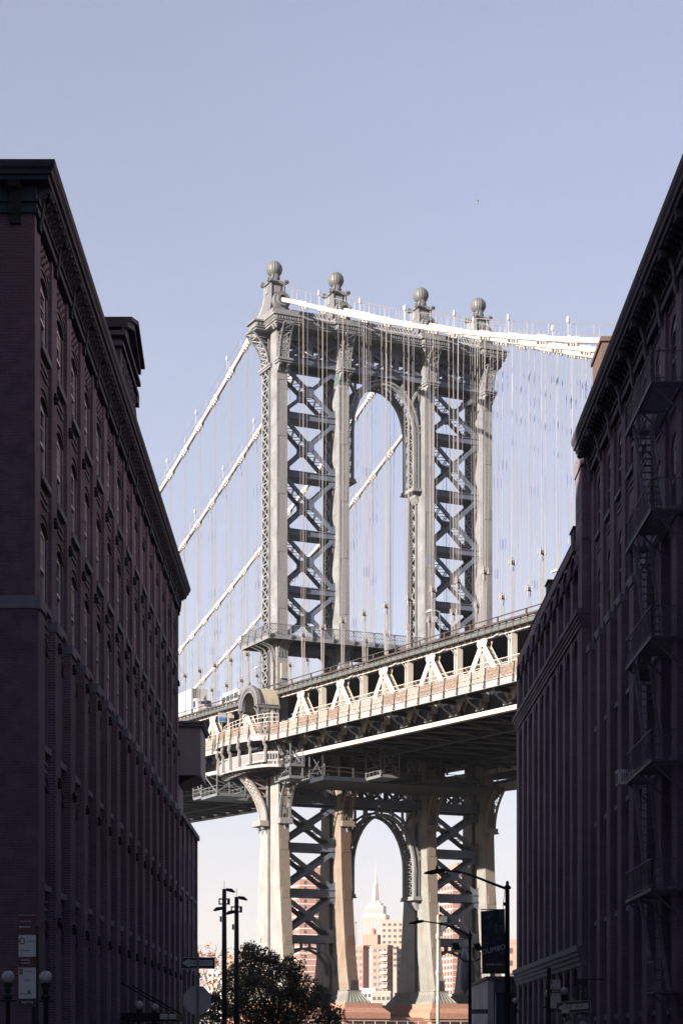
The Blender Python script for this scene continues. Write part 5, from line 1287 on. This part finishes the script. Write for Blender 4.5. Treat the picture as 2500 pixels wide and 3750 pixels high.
# the banner: a printed cloth with slanted word and patchwork print
bx_=root('street_banner','dark patchwork banner reading DUMBO and west elm on the lamp post','banner',(c1.x,84.95,0))
L=P2(1759,3337,85,c1); R_b=P2(1849,3564,85,c1)
w_=R_b.x-L.x; zt,zb=L.z,R_b.z
put('cloth',MB().add([(L.x,0,zt-.02),(R_b.x-.02,0,zt+.06),(R_b.x,0,zb),(L.x+.06,0,zb),(L.x,.015,zt-.02),(R_b.x-.02,.015,zt+.06),(R_b.x,.015,zb),(L.x+.06,.015,zb)],[(0,1,2,3),(7,6,5,4),(0,4,5,1),(1,5,6,2),(2,6,7,3),(3,7,4,0)]),pmat('banner_cloth',(.018,.025,.05),.8,var=.2),bx_)
rr_=random.Random(4); PC=[pmat('print_teal',(.03,.07,.09),.8),pmat('print_blue',(.03,.045,.11),.8),pmat('print_plum',(.05,.03,.05),.8),pmat('print_olive',(.07,.085,.06),.8)]
for k in range(44):
    x=L.x+.08+rr_.random()*(w_-.24); z=zb+.62+rr_.random()*(zt-zb-.75); a=rr_.uniform(.05,.16); b=rr_.uniform(.06,.2)
    put('print_patch',MB().box(x,min(x+a,R_b.x-.05),-.006-.0003*k,-.001,z,z+b),PC[k%4],bx_)
put('round_mark',MB().lathe([(.09,0),(.09,.003)],18),PC[3],bx_,loc=(R_b.x-.17,-.021,zt-.18)).rotation_euler=(pi/2,0,0)
MT['bannerw']=pmat('banner_lettering',(.42,.43,.48),.8)
text('DUMBO',.30,MT['bannerw'],bx_,((L.x+R_b.x)/2+.02,-.03,zb+.96),(pi/2,-.24,0),extrude=.004,shear=.1,sx=.93)
put('lower_field',MB().box(L.x+.065,R_b.x-.005,-.024,-.0015,zb+.02,zb+.55),MT['signk'],bx_)
text('west elm',.19,MT['bannerw'],bx_,((L.x+R_b.x)/2+.05,-.03,zb+.36),FACE,extrude=.003)
for z in (zt+.05,zb-.02): put('banner_arm',MB().tube((L.x,.01,z),(0,.03,z),.025,6),MT['black'],bx_)
# floodlights and name sign on the second lamp
for (u,v) in ((1665,3470),(1745,3472)):
    q=P2(u,v,118,c2_); put('floodlight',MB().add([(q.x-.22,-.25,q.z+.22),(q.x+.16,-.25,q.z+.26),(q.x+.34,-.25,q.z-.16),(q.x-.02,-.25,q.z-.22),(q.x-.12,.2,q.z+.2),(q.x+.16,.2,q.z+.22),(q.x+.28,.2,q.z-.08),(q.x+.02,.2,q.z-.12)],[(0,1,2,3),(7,6,5,4),(0,4,5,1),(1,5,6,2),(2,6,7,3),(3,7,4,0)]),MT['black'],rl2)
A_=[P2(u,v,118,c2_) for u,v in ((1680,3492),(1688,3512),(1700,3521),(1720,3523),(1745,3521),(1757,3512),(1758,3488))]
put('floodlight_bracket',MB().path([(p.x,0,p.z) for p in A_],.045,6),MT['black'],rl2)
A_=[P2(u,v,118,c2_) for u,v in ((1708,3475),(1722,3510),(1736,3540),(1752,3550),(1768,3546))]
put('cable_loop',MB().path([(p.x,-.05,p.z) for p in A_],.02,5),MT['stopback'],rl2)
s1=P2(1718,3698,118,c2_); s2=P2(1784,3714,118,c2_)
sp_=put('street_name_sign',MB().box(s1.x,s2.x,-.18,-.15,s2.z,s1.z),MT['signk'],rl2); text('Plymouth St',.19,MT['bannerw'],sp_,((s1.x+s2.x)/2,-.19,(s1.z+s2.z)/2),FACE,sx=.95)
put('egg_cover',MB().lathe([(.02,0),(.24,.3),(.33,.9),(.33,1.4),(.2,2.2),(.03,2.7)],14,(-.28,.3,P2(0,3640,118,c2_).z)),MT['stopback'],rl2,smooth=True)
# sunlit pole with cameras
wp=px(1603,3352,205); wr=root('white_pole','sunlit cream pole with cameras standing before the granite pier','pole',(wp.x,205,0))
put('shaft',MB().lathe([(.20,0),(.17,8),(.13,wp.z)],10),MT['copper'],wr,smooth=True)
for z in (3565,3660,3430): zz=px(0,z,205).z; put('band',MB().lathe([(.22,zz-.25),(.25,zz),(.22,zz+.25)],10),MT['fascia'],wr)
zz=px(0,3365,205).z; put('camera_cluster',MB().box(.2,.9,-.2,.2,zz-.4,zz+.2).box(.3,.8,-.3,.3,zz-1.3,zz-.7).box(.1,.5,-.1,.1,zz-1.8,zz-1.4),MT['dark'],wr); put('antenna',MB().tube((.1,0,wp.z),(.1,0,wp.z+1.3),.03,5),MT['white'],wr)
# floodlight masts left of the tower
def flood(u,vt,label,heads,Y=130):
    c=px(u,vt,Y); r=root('floodlight_mast',label,'floodlight mast',(c.x,Y,0),0,'floodlight masts beside the tree')
    put('shaft',MB().lathe([(.19,0),(.17,6),(.13,c.z)],12),MT['black'],r,smooth=True); put('rod',MB().tube((0,0,c.z),(0,0,c.z+.55),.015,5),MT['black'],r)
    for (dx,dv) in heads:
        z=c.z-dv*Y/FPX; s_=1 if dx>0 else -1
        put('lamp_head',MB().prism([(.1,.12),(.5,.08),(.72,-.12),(.6,-.16),(.15,-.06)],-.2,.2,lambda p,q,h:(s_*p,h,z+q)),MT['black'],r)
    z=c.z-.8; put('bracket',MB().box(-.36,.36,-.08,.08,z-.2,z-.12).box(-.36,.36,-.08,.08,z+.12,z+.2).box(-.36,-.28,-.07,.07,z-.12,z+.12).box(.2,.36,-.15,.15,z-.12,z+.12),MT['black'],r)
    put('ballast_box',MB().box(-.28,-.16,-.1,.1,c.z-2.1,c.z-1.75),MT['dark'],r)
flood(821,3257,'taller dark floodlight mast left of the tree',((1,4),(-1,72)))
flood(866,3286,'shorter dark floodlight mast nearer the tree',((1,4),(-1,56)))
# whitewashed brick shop with glazed front at the end of the street
SH=root('corner_shop','low grey brick shop with a tall glazed front at the street end','building')
put('wall',MB().box(9.37,24,126.0,141.4,0,5.75).box(9.37,9.75,125.0,126.0,0,5.75),MT['brickW'],SH)
put('coping',MB().box(9.28,24,124.9,141.5,5.75,5.95),MT['brickP'],SH)
for k in range(3): yy=127.0+k*2.6; put('window',MB().box(9.34,9.42,yy,yy+.7,.3,2.9-.0*k),MT['glass'],SH)
put('glazing',MB().box(9.9,16,125.35,125.4,0,4.95),glassmat('shop_glass',(.02,.035,.05),.05,.7),SH)
put('fascia_board',MB().box(9.75,16,124.98,125.5,5.0,5.7),MT['dark'],SH)
for x in (9.86,10.72,11.75): put('mullion',MB().box(x-.04,x+.04,125.2,125.36,0,5.0),MT['signw'],SH)
put('transom',MB().box(9.86,16,125.22,125.33,4.93,5.0),MT['signw'],SH)
put('blind',MB().box(9.95,11.7,125.42,125.46,3.2,4.9),pmat('blue_blind',(.04,.09,.14),.7),SH)
put('poster',MB().box(10.3,10.7,125.30,125.34,1.9,2.5),pmat('kraft_poster',(.25,.17,.10),.7),SH); text('ENT',.2,MT['signk'],SH,(10.5,125.29,2.3),FACE); text('DA',.36,MT['signw'],SH,(11.05,125.29,2.15),FACE); text('BROOK',.13,MT['signw'],SH,(11.0,125.29,2.5),FACE)
put('roof_pipe',MB().box(10.0,10.3,131,131.4,5.9,6.5),MT['alu'],SH)
# a bird
bq=px(1748,740,160); bd=root('bird','tiny white gull flying high in the sky','bird',bq); bd.scale=(.6,.6,.6)
bm=MB().lathe([(.01,-.2),(.06,-.1),(.07,.05),(.04,.15),(.01,.22)],8); bm.v=[(z,x,y) for x,y,z in bm.v]
put('body',bm,MT['white'],bd,smooth=True)
for s_ in (-1,1): put('wing',MB().add([(-.08,s_*.04,.02),(.1,s_*.04,.02),(.12,s_*.3,.16),(0,s_*.32,.16),(-.02,s_*.6,.06),(.04,s_*.58,.06)],[(0,1,2,3),(3,2,5,4)]),MT['stone'],bd)

# ------------------------------------------------------------------ trees
MT['leaf']=pmat('dark_leaf',(.040,.046,.028),.7,var=.3,scale=3); MT['leafb']=pmat('bronze_leaf',(.085,.060,.032),.7,var=.3,scale=3); MT['leafo']=pmat('orange_leaf',(.24,.11,.05),.7,var=.3,scale=3)
def tree(label,base,blobs,n,size,mats,trunk_r,seed,name='tree',limb=.05,flat=1.0):
    r=random.Random(seed); base=V(base); o=root(name,label,'tree',base)
    cs=[(V(c)-base,rad) for c,rad in blobs]
    cen=sum((c for c,_ in cs),V())/len(cs); fork=V((cen.x*.3,cen.y*.3,max(1.0,min(c.z for c,_ in cs)*.75)))
    t=MB(); t.tube((0,0,-.1),fork*.5,trunk_r,8,trunk_r*.8); t.tube(fork*.5,fork,trunk_r*.8,8,trunk_r*.6)
    for c,rad in cs:
        mid=fork.lerp(c,.55)+V((r.uniform(-.3,.3),r.uniform(-.3,.3),r.uniform(0,.4)))
        t.tube(fork,mid,trunk_r*.45,6,limb); t.tube(mid,c+V((0,0,rad*.4)),limb,5,limb*.35)
        for k in range(7):
            e=c+V((r.gauss(0,1),r.gauss(0,1),r.gauss(0,1))).normalized()*rad*.85; s_=mid.lerp(c,r.uniform(.3,1)); t.tube(s_,e,limb*.4,4,limb*.12)
    put('trunk',t,MT['bark'],o)
    tot=sum(rad**2 for _,rad in cs)
    for mi,(mat,frac) in enumerate(mats):
        m=MB()
        for c,rad in cs:
            cnt=int(n*frac*rad**2/tot); tw=[c+V((r.gauss(0,1),r.gauss(0,1),r.gauss(0,1)*flat)).normalized()*rad*r.uniform(.35,1)**.6 for _ in range(max(3,cnt//14))]
            for k in range(cnt):
                p=r.choice(tw)+V((r.gauss(0,.16),r.gauss(0,.16),r.gauss(0,.14)))*rad
                d=V((r.gauss(0,1),r.gauss(0,1),r.gauss(-.3,.7))).normalized(); u=d.cross(V((r.gauss(0,1),r.gauss(0,1),r.gauss(0,1)))).normalized()
                s_=size*r.uniform(.6,1.25); w=d.cross(u)*s_*.10
                m.add([p,p+d*s_*.45+u*s_*.30+w,p+d*s_,p+d*s_*.45-u*s_*.30+w],[(0,1,2,3)])
        put('crown',m,mat,o,kind='stuff')
    return o
bl=lambda L,Y:[(px(u,v,Y+dy),rp*Y/FPX) for u,v,rp,dy in L]
tree('leafy dark street tree in shade before the tower foot',(px(1000,0,140).x,140,0),bl([(925,3515,62,0),(965,3560,70,1),(880,3585,62,-1),(1065,3545,48,0),(1040,3600,70,1),(940,3640,88,-1.5),(850,3660,66,0),(1110,3625,58,0),(1060,3690,88,1),(1160,3690,62,-1),(1000,3740,100,0),(885,3735,80,1),(1215,3735,50,0),(1180,3640,36,1),(905,3490,34,0),(1000,3510,28,.5)],140),27000,.19,((MT['leaf'],.82),(MT['leafb'],.18)),.22,3)
tree('low dark shrubby tree behind the octagonal sign',(px(770,0,133).x,133,0),bl([(770,3690,48,0),(810,3720,46,1),(740,3735,40,-1),(790,3650,26,0)],133),2600,.17,((MT['leaf'],.9),(MT['leafb'],.1)),.12,9)
tree('sparse autumn tree with orange leaves behind the one way sign',(px(775,0,190).x,190,0),bl([(735,3500,44,0),(790,3480,48,1),(820,3530,46,-1),(750,3570,50,0),(800,3590,50,1),(845,3545,36,0)],190),900,.24,((MT['leafo'],.7),(MT['leafb'],.3)),.12,21,limb=.035)

# ------------------------------------------------------------------ Manhattan across the river
MT['cityr']=pmat('city_red_brick',(.26,.145,.125),.85,var=.10,scale=.4); MT['citypale']=pmat('city_pale_band',(.50,.47,.45),.8,var=.05); MT['citylime']=pmat('limestone',(.28,.265,.25),.8,var=.06,scale=.05)
MT['citycream']=pmat('cream_brick',(.25,.20,.175),.8,var=.07,scale=.1); MT['cityglass']=glassmat('city_glass',(.05,.05,.055),.3,.4)
def block_city(name,label,u,v,Y,W,D,rot,mat,fl=2.7,cols=(5,4),band=None,win=(1.2,1.4),balc=None,group=None,top=1.0,winz0=8):
    c=px(u,v,Y); h=c.z; r=root(name,label,'building',(c.x,Y,0),rot,group)
    put('wall',MB().box(0,W,0,D,0,h),mat,r)
    put('roof',MB().box(-.15,W+.15,-.15,D+.15,h,h+top),band or mat,r)
    wf=M(MB().box(-win[0]/2,win[0]/2,-.06,.05,0,win[1]),'window',MT['cityglass']); ws=M(MB().box(-.06,.05,-win[0]/2,win[0]/2,0,win[1]),'window',MT['cityglass'])
    z=h-fl+.6; cnt=0
    while z>winz0:
        if cols[0]:
            for k in range(cols[0]): share('window',wf,r,(W*(k+.5)/cols[0],0,z))
        for k in range(abs(cols[1])): share('window',ws,r,(0 if cols[1]>0 else W,D*(k+.5)/abs(cols[1]),z))
        if band: put('band',MB().box(-.14,W+.14,-.14,D+.14,z-.75,z-.42),band,r)
        if balc:
            a,b=balc; put('balcony',MB().box(a,b,-1.3,-.02,z-.7,z-.55).box(a,b,-1.34,-1.24,z-.55,z+.3),MT['citypale'],r)
        z-=fl
    return r
CG='far brick towers across the river'
t1=block_city('brick_tower','far red brick tower with white floor bands between the two left columns',1095,3221,890,17,13,.33,MT['cityr'],cols=(3,4),band=MT['citypale'],group=CG)
put('penthouse',MB().box(4.5,13,1,10,74.5,80.0),MT['cityr'],t1); put('penthouse_cap',MB().box(4.3,13.2,.8,10.2,80.0,80.7),MT['citypale'],t1)
t2=block_city('brick_tower','far red brick tower with white floor bands between the two right columns',1657,3194,890,16,20,.36,MT['cityr'],cols=(2,6),band=MT['citypale'],group=CG)
put('penthouse',MB().box(3,11,2,12,77.8,82),MT['cityr'],t2)
block_city('apartment_tower','brown apartment tower seen left inside the lower arch',1297,3473,820,3.6,9,-.3,MT['cityr'],cols=(2,-4),band=None,balc=None)
b_=block_city('apartment_tower','brown apartment tower with white balconies inside the lower arch',1363,3470,815,6.2,9,-.28,MT['cityr'],cols=(3,-5),balc=(3.6,6.2))
put('penthouse',MB().box(-4.5,1.6,2,7,42,46.3),MT['cityr'],b_); put('water_tank',MB().lathe([(1.2,0),(1.2,2.6),(1.0,3.0),(.1,3.6)],12,(-.8,4,45.5)),MT['cityr'],b_)
block_city('apartment_tower','pale pink apartment tower at the right inside the lower arch',1452,3477,825,7,8,-.2,MT['citycream'],cols=(4,-3))
block_city('apartment_tower','cream slab building with window grid below the skyscraper',1396,3374,1600,30,25,-.1,MT['citycream'],fl=4.6,cols=(7,-4),win=(2.3,2.0),winz0=60)
for u,v,Y,w,m,l in ((1318,3630,800,6,'citypale','low pale building at the foot of the lower arch'),(1362,3640,780,7,'citycream','low cream building at the foot of the lower arch, right one'),(760,3560,1000,9,'citypale','low pale building behind the sparse tree'),(818,3500,1250,14,'citycream','slate roofed cream block left of the tree'),(872,3525,1000,9,'citycream','low cream block behind the shorter mast'),(905,3510,1100,9,'cityr','low brick block under the rooftop water tank'),(1852,3456,520,9,'cityr','brick apartment block behind the banner post')):
    block_city('low_block',l,u,v,Y,w,8,-.12,MT[m],fl=3.2,cols=(4,-2),group='low buildings across the river')
wt=px(905,3500,1100); wr=root('water_tank','small round rooftop water tank left of the tree','water tank',wt)
put('drum',MB().lathe([(1.3,0),(1.35,4.0),(1.2,4.1)],14),MT['cityr'],wr); put('cone_roof',MB().lathe([(1.5,4.0),(.1,5.6)],14),MT['citypale'],wr); put('legs',MB().box(-1,-.8,-.1,.1,-2,0).box(.8,1,-.1,.1,-2,0),MT['dark'],wr)
am=px(1303,3380,1500); mr=root('radio_mast','thin radio mast left of the skyscraper','mast',(am.x,1500,0)); put('mast',MB().tube((0,0,50),(0,0,am.z),.35,5,.15),MT['dark'],mr); put('beacon',MB().ball((0,0,am.z),.7,8,6),MT['dark'],mr)
# the tall stepped skyscraper with a spire
EY=4770; ec=px(1376,3830,EY); es=root('skyscraper','pale stepped skyscraper with a tall mast inside the lower arch','skyscraper',(ec.x,EY,0),-.22)
zv=lambda v:EYE+(VH-v)*EY/FPX
T=[(36,24,0,3420),(30,24,0,3362),(24,22,0,3328),(19,19,0,3312),(13,15,0,3303)]
tiers=[(28,24,3352),(21,19,3320),(14.5,14,3309),(10,9,3301)]
zp=0
for k,(hw,hd,v) in enumerate(tiers):
    z=zv(v); put('tier',MB().box(-hw,hw,-hd,hd,0,z),MT['citylime'],es)
    st_=MB(); n=int(hw/1.7)
    for i_ in range(n):
        x=-hw+(i_+.5)*2*hw/n; st_.box(x-.55,x+.55,-hd-.3,-hd+.1,max(120,zp+2),z-6)
    for i_ in range(int(hd/1.7)):
        y=-hd+(i_+.5)*3.4; st_.box(hw-.1,hw+.3,y-.55,y+.55,max(120,zp+2),z-6)
    put('window_strips',st_,MT['cityglass'],es,kind='stuff'); zp=z
put('mooring_mast',MB().lathe([(9,zv(3303)),(7.4,zv(3290)),(6.4,zv(3258)),(5.4,zv(3242)),(5.8,zv(3240)),(3.8,zv(3232)),(3.0,zv(3226))],12),MT['citylime'],es,smooth=False)
for a in range(4):
    x,y=cos(a*pi/2),sin(a*pi/2); put('mast_wing',MB().prism([(6,zv(3303)),(12,zv(3303)),(9,zv(3280)),(7.4,zv(3245)),(6,zv(3240))],-1.2,1.2,lambda p,q,h:(x*p-y*h,y*p+x*h,q)),MT['citylime'],es)
put('antenna',MB().lathe([(2.6,zv(3227)),(1.9,zv(3208)),(1.4,zv(3184)),(.7,zv(3180)),(.35,zv(3150))],8),MT['citylime'],es)

# ------------------------------------------------------------------ the air
hz=MB().box(-4200,4200,-80,9000,-1,520)
hm=bpy.data.materials.new('haze_air'); hm.use_nodes=True; n_,l_=hm.node_tree.nodes,hm.node_tree.links
n_.remove(n_['Principled BSDF']); vp=n_.new('ShaderNodeVolumePrincipled'); vp.inputs['Color'].default_value=(.93,.94,.97,1); vp.inputs['Density'].default_value=0.00008; vp.inputs['Anisotropy'].default_value=0.2
l_.new(vp.outputs[0],n_['Material Output'].inputs['Volume'])
put('haze',hz,hm,kind='stuff')
